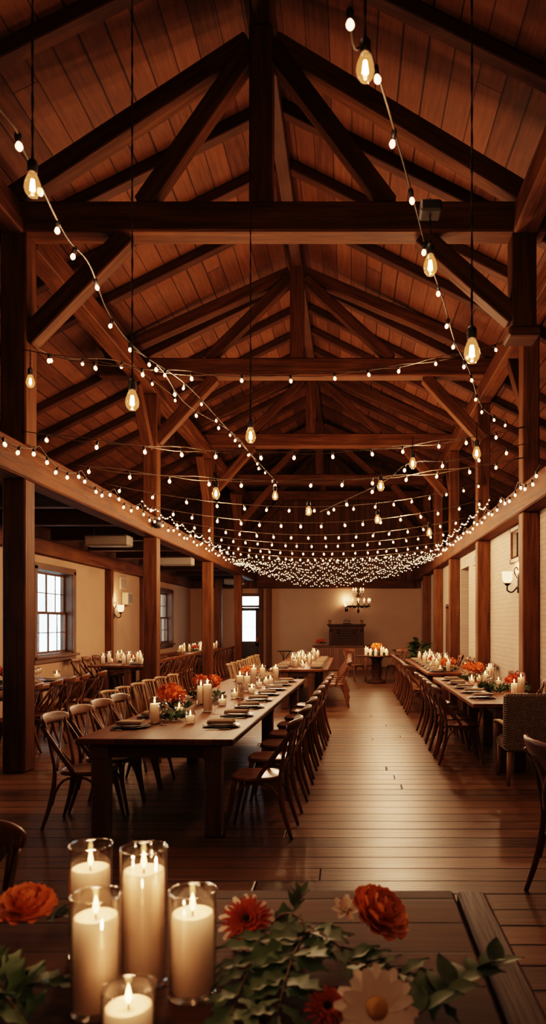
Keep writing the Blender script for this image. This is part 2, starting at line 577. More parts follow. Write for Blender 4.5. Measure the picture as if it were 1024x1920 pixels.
def holed_wall(name, mat, x, t, ya, yb, za, zb, holes):
    """a wall in a plane of constant x with rectangular openings (y0, y1, z0, z1)"""
    ys = sorted({ya, yb, *[h[0] for h in holes], *[h[1] for h in holes]})
    b = MB()
    for p, q in zip(ys, ys[1:]):
        m = (p + q) / 2
        cut = [h for h in holes if h[0] < m < h[1]]
        spans = [(za, zb)] if not cut else [s for s in ((za, cut[0][2]), (cut[0][3], zb)) if s[1] - s[0] > .01]
        for (u, v) in spans:
            b.box((x, m, (u + v) / 2), (t, q - p, v - u), .0005)
    return struct(b.build(name, mat))
WIN = [(14.2, 16.1, 1.02, 2.78), (23.4, 25.05, 1.0, 2.74), (7.4, 9.3, 1.02, 2.78)]
holed_wall('wall_left', 'plaster', WL - .14, .28, Y0, Y1, 0, 3.62, WIN)
holed_wall('wall_right', 'brick', WR + .11, .22, Y0, Y1, 0, 3.71, [(16.75, 17.98, 0, 3.02), (11.64, 12.24, 2.76, 3.22)])
DX0, DX1 = -4.38, -3.54
b = MB()
for (xa, xb, za, zb) in ((XA, DX0 - .08, 0, 3.038), (DX1 + .08, XB, 0, 3.038), (DX0 - .08, DX1 + .08, 2.82, 3.038)):
    b.box(((xa + xb) / 2, Y1 + .1, (za + zb) / 2), (xb - xa, .2, zb - za), .0005)
struct(b.build('wall_back', 'plaster'))
struct(quad_solid('wall_gable', 'gable', [(XA, 3.04), (XB, 3.04), (XB, roof_z(XB) - .005), (XR, ZR - .005), (XA, roof_z(XA) - .005)], Y1 + .004, Y1 + .22))
struct(quad_solid('wall_front', 'plaster', [(XA, 0), (XB, 0), (XB, roof_z(XB)), (XR, ZR), (XA, roof_z(XA))], Y0 - .2, Y0))
# corridor behind the brick wall's opening
struct(MB().box((4.6, 20.1, 1.85), (3.2, .2, 3.7), .001).build('wall_corridor', 'plaster'))

# timber trims along wall heads
def trim(i, p0, p1, w, h, mat='timber'):
    return struct(beam('trim_%d' % i, p0, p1, w, h, mat))
trim(1, (WL + .09, Y0 + .01, 3.2), (WL + .09, Y1 - .01, 3.2), .16, .30)
trim(2, (LX + .16, Y1 - .10, 3.21), (RX - .16, Y1 - .10, 3.21), .18, .30)
trim(3, (WL + .18, Y1 - .10, 3.21), (LX - .16, Y1 - .10, 3.21), .18, .30)

# windows
def window(i, y0, y1, z0, z1, seen):
    r = bpy.data.objects.new('window_%d' % i, None); COL.objects.link(r)
    r.location = (WL, (y0 + y1) / 2, z0); struct(r)
    w, h = (y1 - y0), (z1 - z0)
    b = MB()                                        # casing boards on the wall face and the lining of the opening
    c = .13
    for (y, z, sy, sz) in ((-w / 2 - c / 2 + .02, h / 2, c, h + .1), (w / 2 + c / 2 - .02, h / 2, c, h + .1), (0, h + c / 2 - .02, w + 2 * c - .04, c)):
        b.box((.022, y, z), (.04, sy, sz), .006)
    for (y, z, sy, sz) in ((-w / 2 + .012, h / 2, .024, h), (w / 2 - .012, h / 2, .024, h), (0, h - .012, w, .024), (0, .012, w, .024)):
        b.box((-.13, y, z), (.26, sy, sz), .003)
    b.build('casing', 'casing', r)
    MB().box((.05, 0, -.025), (.12, w + .34, .05), .01).box((.022, 0, -.10), (.04, w + .2, .10), .008).build('sill', 'casing', r)
    for k in (0, 1):                                # two sliding sashes
        za, zb = (0.03, h / 2 + .02) if k == 0 else (h / 2 - .02, h - .03)
        x = -.15 if k == 0 else -.19
        s = MB()
        W2 = w / 2 - .03
        for y in (-W2 + .025, W2 - .025):
            s.box((x, y, (za + zb) / 2), (.035, .05, zb - za), .004)
        for z in (za + .025, zb - .025):
            s.box((x, 0, z), (.035, 2 * W2, .05), .004)
        s.box((x, 0, (za + zb) / 2), (.03, .05, zb - za), .004)
        for y in (-W2 / 2, W2 / 2):
            s.box((x, y, (za + zb) / 2), (.022, .016, zb - za), .003)
        s.box((x, 0, (za + zb) / 2), (.022, 2 * W2, .02), .003)
        so = s.build('sash', 'casing', r)
        MB().box((x - .004, 0, (za + zb) / 2), (.004, 2 * W2 - .05, zb - za - .05), .0005).build('pane', 'pane', so)
    return r
for i, w_ in enumerate(WIN):
    window(i + 1, *w_, True)

# louvred vent opening high in the brick wall
r = bpy.data.objects.new('window_4', None); COL.objects.link(r); r.location = (WR, 11.94, 2.76); struct(r)
b = MB()
for (y, z, sy, sz) in ((-.32, .23, .07, .60), (.32, .23, .07, .60), (0, .49, .71, .07), (0, -.03, .71, .07)):
    b.box((-.02, y, z), (.04, sy, sz), .006)
b.build('casing', 'casing', r)
b = MB()
for k in range(9):
    b.box((.07, -.26 + k * .065, .23), (.02, .03, .45), .003)
b.build('louvre', 'iron', r)
MB().box((.17, 0, .23), (.02, .59, .45), .002).build('backing', 'door', r)

# doors
def door(i, x0, x1, y, glassy):
    r = bpy.data.objects.new('door_%d' % i, None); COL.objects.link(r); struct(r)
    r.location = ((x0 + x1) / 2, y, 0)
    w = x1 - x0
    b = MB()
    for sx in (-1, 1):
        b.box((sx * (w / 2 + .06), 0, 1.4), (.13, .12, 2.8), .008)
    b.box((0, 0, 2.79), (w + .25, .12, .12), .008).box((0, 0, 2.345), (w, .10, .09), .006)
    b.build('door_frame', 'casing', r)
    l = MB()
    h = 2.29
    l.box((0, 0, .50), (w, .05, .98), .006)
    for sx in (-1, 1):
        l.box((sx * (w / 2 - .065), 0, h / 2 + .4), (.13, .05, h - .8), .006)
        l.box((sx * .19, -.03, .47), (.28, .02, .62), .012)
    l.box((0, 0, h - .06), (w, .05, .12), .006)
    lf = l.build('door_leaf', 'door', r)
    MB().box((0, .0, 1.59), (w - .25, .008, 1.2), .001).build('pane', 'pane', lf)
    MB().box((0, -.0, 1.55), (w - .25, .02, .018), .003).build('glazing_bar', 'door', lf)
    MB().box((w / 2 - .06, -.035, 1.03), (.05, .02, .22), .006).tube([(w / 2 - .06, -.04, 1.06), (w / 2 - .06, -.10, 1.06), (w / 2 - .16, -.10, 1.06)], .011).build('handle', 'brass', lf)
    MB().box((0, .01, 2.57), (w, .008, .36), .001).build('transom_pane', 'pane', r)
    return r
door(1, DX0, DX1, Y1 + .04, True)
r = bpy.data.objects.new('door_2', None); COL.objects.link(r); struct(r); r.location = (3.3, 19.96, 0)
b = MB()
for x in (-.26, .26):
    b.box((x, 0, 1.04), (.5, .05, 2.08), .01)
    for z in (.55, 1.5):
        b.box((x, -.035, z), (.34, .03, .75), .014)
b.build('door_leaf', 'door', r)
MB().box((-.58, 0, 1.07), (.12, .08, 2.14), .008).box((.58, 0, 1.07), (.12, .08, 2.14), .008).box((0, 0, 2.15), (1.28, .08, .12), .008).build('door_frame', 'casing', r)

# ---- posts, beams, plates
def post(x, y, z0, z1, w, label, group=None, mat='timber_z'):
    h = z1 - z0
    b = MB().box((0, 0, h / 2), (w, w, h), .015)
    o = b.build('timber_post', mat, None, (x, y, z0))
    return tag(o, label, 'post', group)
LPY = [8.2, 13.7, 19.1, 24.3]
for i, y in enumerate(LPY):
    post(LX, y, .001, BZ0 - .002, .26, '%s square timber post under the long beam on the left' % ORD[i])
    post(LX, y, BZ1 + .002, 6.015 if i else 6.065, .27 if i else .29, '%s upper timber post standing on the left-hand long beam' % ORD[i])
RPY = [10.6, 14.3, 18.2, 21.5, 24.7]
for i, y in enumerate(RPY):
    post(RX, y, .001, BZ0 - .002, .25, '%s square timber post against the white brick wall' % ORD[i])
    post(RX, y, BZ1 + .002, 6.015, .25, '%s upper timber post standing on the right-hand long beam' % ORD[i])
post(-4.85, 26.6, .001, 3.32, .25, 'timber post in the far corner of the left aisle, near the glazed door')
post(-3.42, 27.76, .001, 3.04, .17, 'thin timber post on the back wall, just beside the glazed door')
post(-3.10, 27.76, .001, 3.04, .17, 'thin timber post on the back wall, second from the glazed door')
post(WL + .09, 18.3, .001, 3.045, .17, 'slim timber post on the plaster wall beside the lit wall lamp')
post(WL + .09, 21.3, .001, 3.045, .17, 'slim timber post on the plaster wall between the vent and the farther window')
o = MB().box((0, 0, 0), (.28, Y1 - Y0 - .02, BZ1 - BZ0), .02).build('long_beam', 'timber_y', None, (LX, (Y0 + Y1) / 2, (BZ0 + BZ1) / 2))
tag(o, 'long lit timber beam carried by the posts on the left', 'beam')
o = MB().box((0, 0, 0), (.28, Y1 - Y0 - .02, BZ1 - BZ0), .02).build('long_beam', 'timber_y', None, (RX - .02, (Y0 + Y1) / 2, (BZ0 + BZ1) / 2))
tag(o, 'long lit timber beam running along the top of the white brick wall', 'beam')
TP = [8.2, 13.7, 19.1, 24.3, 27.3]
def plate(x, ya, yb, z0, label):
    o = MB().box((0, 0, 0), (.27, yb - ya, .31), .015).build('wall_plate', 'timber_y', None, (x, (ya + yb) / 2, z0 + .155))
    tag(o, label, 'beam'); o['kind'] = 'thing'
plate(LX, Y0 + .02, 8.03, 6.03, 'heavy roof plate running toward the camera from the nearest truss, left side')
plate(1.96, Y0 + .02, 8.03, 6.03, 'heavy roof plate running toward the camera from the nearest truss, right side')
plate(LX, 8.37, Y1 - .02, 6.02, 'heavy roof plate behind the nearest truss, over the left posts')
plate(RX, 8.37, Y1 - .02, 6.02, 'heavy roof plate behind the nearest truss, over the right posts')

def truss(i, y, xl, xr, zt, xk, zap, posts):
    ord_ = ORD[i]
    r = thing('roof_truss', '%s timber roof truss with king post, tie beam and braces' % ord_, 'roof truss', (xk, y, zt))
    D = .30
    beam('tie_beam', (xl, y, zt + .17), (xr, y, zt + .17), D, .34, 'timber', r, .02)
    beam('king_post', (xk, y, zt + .345), (xk, y, zap + .1), .26, .27, 'timber', r)
    for s, x in ((-1, xl), (1, xr)):
        e = .10 * s
        beam('principal_rafter', (xk + s * .14, y + .02, zap - .03), (x - e, y + .02, zt + .40), .22, .22, 'timber', r)
        beam('strut', (xk + s * .14, y - .02, zap - .15), (xk + (x - xk) * .45, y - .02, zt + .345), .20, .20, 'timber', r)
    for (px, s, zlow, reach) in posts:
        beam('brace', (px + s * .10, y, zlow), (px + s * reach, y, zt - .0), .20, .21, 'timber', r)
    return r
t1 = truss(0, 8.2, -3.98, 2.22, 6.07, -1.0, 8.30, [(LX, 1, 4.9, 1.25), (1.96, -1, 5.15, 1.15)])
beam('pendant_post', (1.96, 8.2, 6.068), (1.96, 8.2, 5.0), .27, .27, 'timber', t1)
MB().box((0, 0, 0), (.36, .36, .10), .02).build('post_cap', 'timber', t1, (1.96 + 1.0, 0, 4.95 - 6.07))
truss(1, 13.7, -4.75, 2.98, 6.345, -1.0, 8.36, [(LX, 1, 5.15, 1.2), (RX, -1, 5.15, 1.2)])
truss(2, 19.1, -4.6, 3.02, 6.345, -1.03, 8.36, [(LX, 1, 5.1, 1.2), (RX, -1, 5.1, 1.2)])
truss(3, 24.3, -4.6, 3.05, 6.345, -1.03, 8.36, [(LX, 1, 5.1, 1.2), (RX, -1, 5.1, 1.2)])
truss(4, 27.3, -4.6, 3.05, 6.345, -1.03, 8.36, [(LX, 1, 5.1, 1.2), (RX, -1, 5.1, 1.2)])
# post capital boxes under the nearest left truss and long braces from posts to beams
o = MB().box((0, 0, 0), (.37, .37, .12), .02)
# lengthwise braces between upper posts and plates
def lbrace(x, y, s, label):
    o = beam('timber_brace', (x, y + s * .235, 4.95), (x, y + s * 1.06, 5.90), .18, .17, 'timber')
    tag(o, label, 'brace')
for i, y in enumerate(LPY[1:]):
    lbrace(LX, y, -1, 'slanting brace in front of the %s upper left post, up to the roof plate' % ORD[i + 1])
for i, y in enumerate(RPY[:4]):
    lbrace(RX, y, 1, 'slanting brace behind the %s upper right post, up to the roof plate' % ORD[i])

# ridge and common rafters
o = beam('ridge_beam', (XR, Y0 + .02, 8.55), (XR, Y1 - .02, 8.55), .20, .26, 'dark_timber')
tag(o, 'dark ridge beam along the top of the roof', 'beam')
ys = []
y = 3.6
while y < 27.0:
    if all(abs(y - t) > .38 for t in TP):
        ys.append(y)
    y += 1.22
for s, side, xe in ((-1, 'left', XA + .15), (1, 'right', XB - .15)):
    for i, y in enumerate(ys):
        xa = XR + s * .13
        n = Vector((s * SL, 0, 1)).normalized() * .085
        p0 = Vector((xa, y, roof_z(xa))) - n; p1 = Vector((xe, y, roof_z(xe))) - n
        o = beam('rafter', p0, p1, .17, .15, 'rafter')
        tag(o, '%s dark rafter along the %s roof slope, counted from the front' % (ORD[i], side), 'rafter')

for x, h0, h1, w_ in ((XA + .22, 3.705, roof_z(XA + .22) - .19, 'left'), (XB - .22, 3.795, roof_z(XB - .22) - .19, 'right')):
    o = MB().box((0, 0, 0), (.24, Y1 - Y0 - .06, h1 - h0), .01).build('eave_plate', 'timber_y', None, (x, (Y0 + Y1) / 2, (h0 + h1) / 2))
    tag(o, 'low timber plate under the rafter feet at the %s eave' % w_, 'beam')

# aisle joists
for i, y in enumerate([10.4, 12.3, 14.55, 16.6, 18.6, 20.6, 22.6, 24.9, 26.8]):
    o = beam('ceiling_joist', (LX - .16, y, 3.475), (WL + .19, y, 3.475), .20, .25, 'dark_timber')
    tag(o, '%s dark joist across the left aisle ceiling' % ORD[i], 'beam')

# ceiling units and wall boxes in the left aisle
def aisle_unit(x, y, w, label):
    t = thing('ceiling_heater', label, 'heater', (x, y, 3.10))
    MB().box((0, 0, .10), (w, .34, .20), .025).build('casing', 'white_box', t)
    b = MB()
    for k in range(4):
        b.box((0, -.174, .05 + k * .035), (w * .9, .006, .008), .001)
    b.build('grille', 'vent', t)
    for sx in (-1, 1):
        MB().box((sx * w * .36, 0, .275), (.03, .1, .15), .004).build('bracket', 'iron', t)
aisle_unit(-4.45, 13.3, .80, 'pale box heater hung under the left aisle ceiling, the nearer one')
aisle_unit(-4.25, 17.7, .80, 'pale box heater hung under the left aisle ceiling, the farther one')
aisle_unit(-4.2, 26.1, .7, 'pale box heater hung under the left aisle ceiling, near the glazed door')
t = thing('wall_vent', 'beige vent grille high on the plaster wall above a small box', 'vent', (WL, 19.55, 2.60))
MB().box((.03, 0, .16), (.05, .50, .32), .01).build('frame', 'vent', t)
b = MB()
for k in range(7):
    b.box((.06, 0, .05 + k * .037), (.02, .42, .014), .003)
b.build('grille', 'white_box', t)
t = thing('wall_speaker', 'beige box on the plaster wall just below the vent grille', 'speaker', (WL, 19.75, 2.18))
MB().box((.09, 0, .18), (.17, .44, .34), .02).build('casing', 'vent', t)
MB().box((.18, 0, .18), (.012, .36, .26), .004).build('grille', 'white_box', t)
t = thing('exit_sign', 'small pale box sign on the brick wall above the dark opening', 'sign', (WR, 15.55, 2.93))
MB().box((-.05, 0, .12), (.09, .42, .22), .012).build('casing', 'vent', t)
MB().box((-.102, 0, .12), (.012, .34, .14), .003).build('face', 'white_box', t)
t = thing('floodlight', 'small black spotlight fixed on the side of the left long beam', 'light', (LX + .142, 13.2, 3.50))
MB().lathe([(0, -.07), (.06, -.07), (.08, .07), (.07, .075), (.0, .06)], 14, (.10, 0, 0)).build('head', 'black', t)
MB().box((.02, 0, 0), (.036, .05, .1), .004).build('bracket', 'black', t)

# wall lamps
def sconce_proto():
    t = thing('wall_lamp', 'x', 'wall lamp')
    MB().lathe([(0, -.15), (.05, -.14), (.055, -.04), (.04, .0), (.055, .05), (.03, .15), (0, .2)], 14, sy=.35).build('backplate', 'iron', t, (0, -.02, 0))
    MB().tube(spline([(0, -.03, -.04), (0, -.12, -.13), (0, -.20, -.10), (0, -.20, -.02)], 5), .013).build('arm', 'iron', t)
    MB().lathe([(0, -.03), (.03, -.02), (.055, .01), (.075, .015), (.05, .02), (.02, .02)], 16, (0, -.20, 0)).build('cup', 'iron', t)
    MB().lathe([(.045, .022), (.075, .06), (.088, .12), (.082, .17), (.10, .205), (.096, .205), (.078, .17), (.082, .12), (.07, .06), (.04, .03)], 20, (0, -.20, 0)).build('glass_shade', 'shade', t)
    MB().tube(spline([(0, -.04, .10), (0, -.09, .22), (0, -.05, .28), (0, -.02, .23)], 5), .009).build('scroll', 'iron', t)
    return t
SP = sconce_proto()
LAMPS = []
def sconce(loc, rz, label, scale=1.0, power=6):
    scale *= .66
    place(SP, loc, rz, label, 'wall lamp', None, scale)
    d = Matrix.Rotation(rz, 3, 'Z') @ Vector((0, -.20 * scale, .29 * scale))
    LAMPS.append((Vector(loc) + d, power, .04))
sconce((WL, 18.85, 1.96), R(90), 'lit wall lamp with a glass shade on the left plaster wall', 1.5, 14)
sconce((WR, 11.75, 2.32), R(-90), 'lit wall lamp with a glass shade on the white brick wall', 1.5, 12)
sconce((-.13, Y1, 2.30), 0, 'lit wall lamp on the back wall beside the chandelier', 1.6, 12)
sconce((3.16, 20.0, 2.36), 0, 'lit wall lamp inside the dark opening of the brick wall', 1.3, 2.5)

# chandelier
t = thing('chandelier', 'two-tier iron chandelier with lit candle bulbs hanging before the back wall', 'chandelier', (.29, 24.6, 2.05))
MB().tube([(0, 0, .25), (0, 0, 1.64 + 4.7)], .012).build('chain', 'iron', t)
MB().lathe([(0, -.02), (.03, 0), (.05, .06), (.025, .12), (.03, .3), (.06, .36), (.02, .42), (.02, .68), (.045, .72), (.012, .8)], 14).build('column', 'iron', t)
def tier(n, rad, z, name):
    for k in range(n):
        a = 2 * PI * k / n
        c, s_ = math.cos(a), math.sin(a)
        arm = MB().tube(spline([(.03 * c, .03 * s_, z - .05), (rad * .5 * c, rad * .5 * s_, z - .16), (rad * .95 * c, rad * .95 * s_, z - .10), (rad * c, rad * s_, z)], 4), .009, 6).build(name, 'iron', t)
        MB().lathe([(0, 0), (.03, .005), (.028, .012), (.011, .012), (.011, .07), (0, .07)], 8, (rad * c, rad * s_, z)).build('candle_sleeve', 'white_petal', arm)
        MB().lathe([(.012, 0), (.028, .03), (.022, .065), (0, .11)], 8, (rad * c, rad * s_, z + .07)).build('bulb', 'shade', arm)
tier(12, .40, .32, 'arm')
tier(6, .17, .68, 'upper_arm')
MB().lathe([(.40, .20), (.412, .20), (.412, .235), (.40, .235), (.40, .20)], 24).build('ring', 'iron', t)
b = MB()
for k in range(24):
    a = 2 * PI * k / 24
    b.lathe([(0, -.10), (.014, -.06), (0, 0)], 5, (.40 * math.cos(a), .40 * math.sin(a), .20))
b.build('crystal_fringe', 'glass', t)
LAMPS.append((Vector((.29, 24.1, 2.6)), 8, .2))

# ---- back wall furniture
t = thing('wooden_counter', 'reddish wooden counter with a beadboard front by the back wall', 'counter', (-.22, 26.3, 0))
MB().box((0, 0, .42), (2.16, .60, .82), .01).build('body', 'beadboard', t)
MB().box((0, -.02, .86), (2.26, .70, .05), .012).build('countertop', 'counter', t)
MB().box((0, -.31, .06), (2.18, .03, .12), .006).build('plinth', 'counter', t)
t = thing('carved_cabinet', 'dark carved mantel cabinet standing on the counter', 'cabinet', (-.12, 26.3, .887))
MB().box((0, 0, .36), (1.26, .36, .72), .01).build('body', 'cabinet', t)
MB().box((0, -.02, .745), (1.42, .46, .05), .012).box((0, -.01, .70), (1.34, .41, .05), .016).build('cornice', 'cabinet', t)
for sx in (-1, 1):
    MB().box((sx * .56, -.19, .34), (.12, .05, .68), .012).lathe([(0, .05), (.05, .04), (.035, .0)], 10, mat=Matrix.Translation((sx * .56, -.20, .55)) @ Matrix.Rotation(R(90), 4, 'X')).build('pilaster', 'cabinet', t)
MB().box((0, -.19, .34), (.88, .03, .50), .012).build('panel', 'cabinet', t)
b = MB()
for k in range(5):
    b.box((0, -.21, .16 + k * .09), (.74 - abs(k - 2) * .06, .02, .03), .008)
b.build('moulding', 'cabinet', t)
for sx in (-1, 1):
    MB().lathe([(.0, .04), (.03, .038), (.06, .03), (.075, .0)], 14, mat=Matrix.Translation((sx * .30, -.21, .51)) @ Matrix.Rotation(R(90), 4, 'X')).build('rosette', 'cabinet', t)
t = thing('lantern', 'small dark lantern on top of the carved cabinet, at its middle', 'lantern', (-.10, 26.3, 1.659))
MB().box((0, 0, .02), (.30, .2, .04), .008).box((0, 0, .11), (.26, .17, .02), .004).build('frame', 'iron', t)
MB().box((0, 0, .065), (.22, .14, .07), .01).build('glass', 'pane', t)
MB().tube(spline([(-.10, 0, .12), (0, 0, .17), (.10, 0, .12)], 5), .008, 6).build('handle', 'iron', t)
for sx, w_ in ((-.62, 'left'), (.55, 'right')):
    t = thing('small_urn', 'little dark urn on the %s end of the carved cabinet top' % w_, 'urn', (-.12 + sx, 26.3, 1.659))
    MB().lathe([(0, 0), (.05, 0), (.03, .03), (.06, .08), (.045, .12), (.055, .13), (.04, .12), (0, .1)], 12).build('body', 'brass', t)
    MB().lathe([(.045, .13), (.05, .135), (0, .165)], 10).build('lid', 'brass', t)
# ------------------------------------------------------------------ chairs
def chair_proto(kind):
    t = thing('dining_chair', 'x', 'chair')
    wd = 'chair' if kind == 'cross' else 'straw'
    # seat
    n = 28
    def outline(a, s, z):
        c, q = math.cos(a), math.sin(a)
        x = math.copysign(abs(c) ** .62, c); y = math.copysign(abs(q) ** .62, q)
        return (x * (.205 + .012 * y) * s, y * .205 * s + .005, z)
    rings = [(.80, .438), (.97, .440), (1.0, .450), (1.0, .462), (.965, .474), (.85, .470), (.55, .462)]
    vs, fs = [], []
    for (s, z) in rings:
        vs += [outline(2 * PI * j / n, s, z) for j in range(n)]
    for i in range(len(rings) - 1):
        for j in range(n):
            k = (j + 1) % n
            fs.append((i * n + j, i * n + k, i * n + k + n, i * n + j + n))
    fs.append(tuple(range(n))[::-1]); L = (len(rings) - 1) * n
    fs.append(tuple(range(L, L + n)))
    MB().add(vs, fs, True).build('seat', 'seat' if kind == 'cross' else 'straw', t)
    for s in (-1, 1):
        MB().tube(spline([(s * .205, -.300, .001), (s * .190, -.235, .22), (s * .178, -.205, .45), (s * .182, -.235, .66), (s * .188, -.285, .87)], 5),
                  [.0135 + .006 * math.sin(PI * min(1, k / 12)) for k in range(21)], 8).build('leg', wd, t)
        MB().tube(spline([(s * .200, .235, .001), (s * .186, .190, .22), (s * .170, .155, .443)], 5), [.0135 + .0008 * k for k in range(11)], 8).build('leg', wd, t)
    # top rail: a bent board
    pts, hs = [], []
    for k in range(15):
        u = k / 14 * 2 - 1
        pts.append((.232 * u, -.345 + .075 * u * u, .872 + .012 * (1 - u * u)))
        hs.append(.098 * (1 - .42 * abs(u) ** 6) if kind == 'cross' else .035)
    MB().strip(pts, Vector((0, -.28, 1)), .024, hs).build('top_rail', wd, t)
    if kind == 'cross':
        for s in (-1, 1):
            MB().strip(spline([(s * .206, -.300, .845), (s * .214, -.17, .66), (s * .216, -.055, .50), (s * .207, -.03, .437)], 5), Vector((0, 1, .55)), .017, .034).build('side_brace', wd, t)
            MB().strip(spline([(s * .165, -.292, .845), (s * .03, -.262 - .010 * s, .66), (-s * .06, -.235 - .008 * s, .58), (-s * .150, -.202, .475)], 5), Vector((1, 0, .5 * s)), .013, .030).build('cross_slat', wd, t)
    else:
        for k in range(8):
            u = (k - 3.5) / 3.5
            MB().tube([(.165 * u, -.342 + .07 * u * u, .865), (.15 * u, -.265 + .03 * u * u, .67), (.14 * u, -.20, .462)], .0075, 5).build('spindle', wd, t)
    for s in (-1, 1):
        MB().tube(spline([(s * .184, -.225, .20), (s * .184, -.185, .33), (s * .182, -.10, .415), (s * .18, .06, .415), (s * .18, .145, .33), (s * .186, .185, .20)], 4), .0105, 6).build('arch_stretcher', wd, t)
    MB().tube(spline([(-.186, .19, .20), (-.145, .172, .35), (-.07, .155, .425), (.07, .155, .425), (.145, .172, .35), (.186, .19, .20)], 4), .0105, 6).build('arch_stretcher', wd, t)
    return t
CROSS = chair_proto('cross')
SPIN = chair_proto('spindle')

# ------------------------------------------------------------------ tables
class Tab:
    def __init__(s, cx, y, w, L, a=0.0):
        s.o = Vector((cx, y, 0)); s.w, s.L, s.a = w, L, a
        s.vx = Vector((math.cos(a), -math.sin(a), 0)); s.vy = Vector((math.sin(a), math.cos(a), 0))
    def p(s, u, v, z=TT):
        q = s.o + s.vx * u + s.vy * v
        return Vector((q.x, q.y, z))
T1 = Tab(-1.525, 5.6, 1.24, 6.1, R(1.7))
T1B = Tab(-1.02, 14.1, 1.18, 4.9)
T2 = Tab(1.815, 8.05, .87, 3.95)
T2B = Tab(1.845, 13.06, .87, 5.3)
T3 = Tab(-4.98, 8.45, 1.1, 3.65)
T4 = Tab(-5.03, 15.4, 1.15, 4.2)
T5 = Tab(-5.0, 21.0, 1.15, 5.0)

def long_table(T, label, mids=1):
    t = thing('banquet_table', label, 'table', T.o, -T.a)
    w, L = T.w, T.L
    MB().box((0, L / 2, TT - .025), (w, L, .05), .008).build('tabletop', 'table', t)
    ix = w / 2 - (.17 if w > 1.2 else .33)
    for k in range(mids + 2):
        v = .11 + (L - .22) * k / (mids + 1)
        for s in (-1, 1):
            MB().box((s * ix, v, (TT - .052) / 2), (.13, .13, TT - .054), .012).box((s * ix, v, TT - .11), (.145, .145, .115), .006).build('leg', 'table_leg', t)
    for v in (.10, L - .10):
        MB().box((0, v, TT - .105), (2 * ix - .10, .03, .11), .004).build('apron', 'apron', t)
    for s in (-1, 1):
        MB().box((s * ix, L / 2, TT - .105), (.03, L - .3, .11), .004).build('apron', 'apron', t)
    return t
long_table(T1, 'long brown plank banquet table set with plates, nearest in the hall', 1)
long_table(T1B, 'second long banquet table on the aisle, end to end behind the nearest one')
long_table(T2, 'long banquet table beside the brick wall, with a wicker armchair at its end')
long_table(T2B, 'farther banquet table beside the brick wall, set with many candles')
long_table(T3, 'banquet table in the left aisle, partly behind the nearest timber post')
long_table(T4, 'banquet table in the left aisle under the lit wall lamp')
long_table(T5, 'farthest banquet table in the left aisle, before the glazed door')

def seat(T, side, v, off, label, group=None, proto=None, turn=0.0, scale=1.0):
    """a chair on one long side of a table, facing it"""
    u = side * (T.w / 2 + off)
    q = T.p(u, v, 0)
    rz = (R(90) if side > 0 else R(-90)) - T.a + turn
    return place(proto or CROSS, q, rz, label, 'chair', group, scale)
J = lambda s: (rng.random() - .5) * s
for i, v in enumerate([.24, 1.02, 1.74, 2.42, 3.12, 3.82, 4.5, 5.2]):
    seat(T1, 1, v, .16 + J(.02), '%s cross-back wooden chair on the aisle side of the nearest long table' % ORD[i], turn=J(.06))
for i, v in enumerate([.42, .95, 1.47, 1.99]):
    seat(T1, -1, v, .06 + J(.02), '%s brown cross-back chair along the left side of the nearest long table' % ORD[i], turn=J(.06) - .04)
for i, v in enumerate([2.72, 3.24, 3.78, 4.32, 4.86, 5.42]):
    seat(T1, -1, v, .48 + J(.06), '%s pale spindle-back chair along the left side of the nearest long table' % ORD[i], proto=SPIN, turn=J(.1))
for i, v in enumerate([.38, 1.0, 1.62, 2.3, 3.0, 3.75]):
    seat(T1B, 1, v, .11 + J(.02), '%s cross-back chair on the aisle side of the second long table' % ORD[i], turn=J(.06))
for i, v in enumerate([-.15, .45, 1.05, 1.62, 2.2, 2.8, 3.4, 4.0]):
    seat(T1B, -1, v, .42 + J(.05), '%s pale spindle-back chair along the left side of the second long table' % ORD[i], proto=SPIN, turn=J(.1))
for i, v in enumerate([.70, 1.26, 1.80, 2.40, 3.05]):
    seat(T2, -1, v, .02 + J(.02), '%s cross-back chair on the aisle side of the table beside the brick wall' % ORD[i], turn=J(.06))
for i, v in enumerate([1.0, 1.58, 3.1, 3.64]):
    seat(T2, 1, v, .11, '%s cross-back chair between the nearer right table and the brick wall' % ORD[i])
for i, v in enumerate([.36, .88, 1.42, 1.98, 2.56, 3.2, 3.85, 4.5]):
    seat(T2B, -1, v, .05 + J(.02), '%s cross-back chair on the aisle side of the farther table by the brick wall' % ORD[i], turn=J(.06))
for i, v in enumerate([.45, 2.0, 2.6, 3.2, 4.2]):
    seat(T2B, 1, v, .09, '%s cross-back chair between the farther right table and the brick wall' % ORD[i])
for i, v in enumerate([.62, 1.2, 1.75, 2.3, 3.0]):
    seat(T3, 1, v, .17 + J(.04), '%s cross-back chair at the left aisle table behind the nearest timber post' % ORD[i], turn=J(.16) + .12)
for i, v in enumerate([.35, 1.0, 1.65, 2.3]):
    seat(T4, -1, v, .12, '%s cross-back chair between the plaster wall and the table under the lit lamp' % ORD[i])
for i, v in enumerate([.5, 1.1, 1.7, 2.3, 2.9, 3.5]):
    seat(T4, 1, v, .14, '%s cross-back chair on the open side of the table under the lit lamp' % ORD[i], turn=J(.1))
for i, v in enumerate([.35, .9, 1.45, 2.0, 2.55, 3.1, 3.65, 4.2]):
    seat(T5, 1, v, .16, '%s cross-back chair along the farthest left aisle table' % ORD[i], turn=J(.1))
place(CROSS, (1.45, 4.34, 0), R(-84), 'cross-back chair cut by the right edge of the frame, nearest on the floor', 'chair', None, 1.07)
place(CROSS, (2.0, 5.62, 0), R(-84), 'cross-back chair at the right edge, just in front of the wicker armchair', 'chair', None, 1.07)
place(CROSS, (-1.45, 2.41, 0), R(180), 'dark chair drawn up to the far side of the foreground table', 'chair')

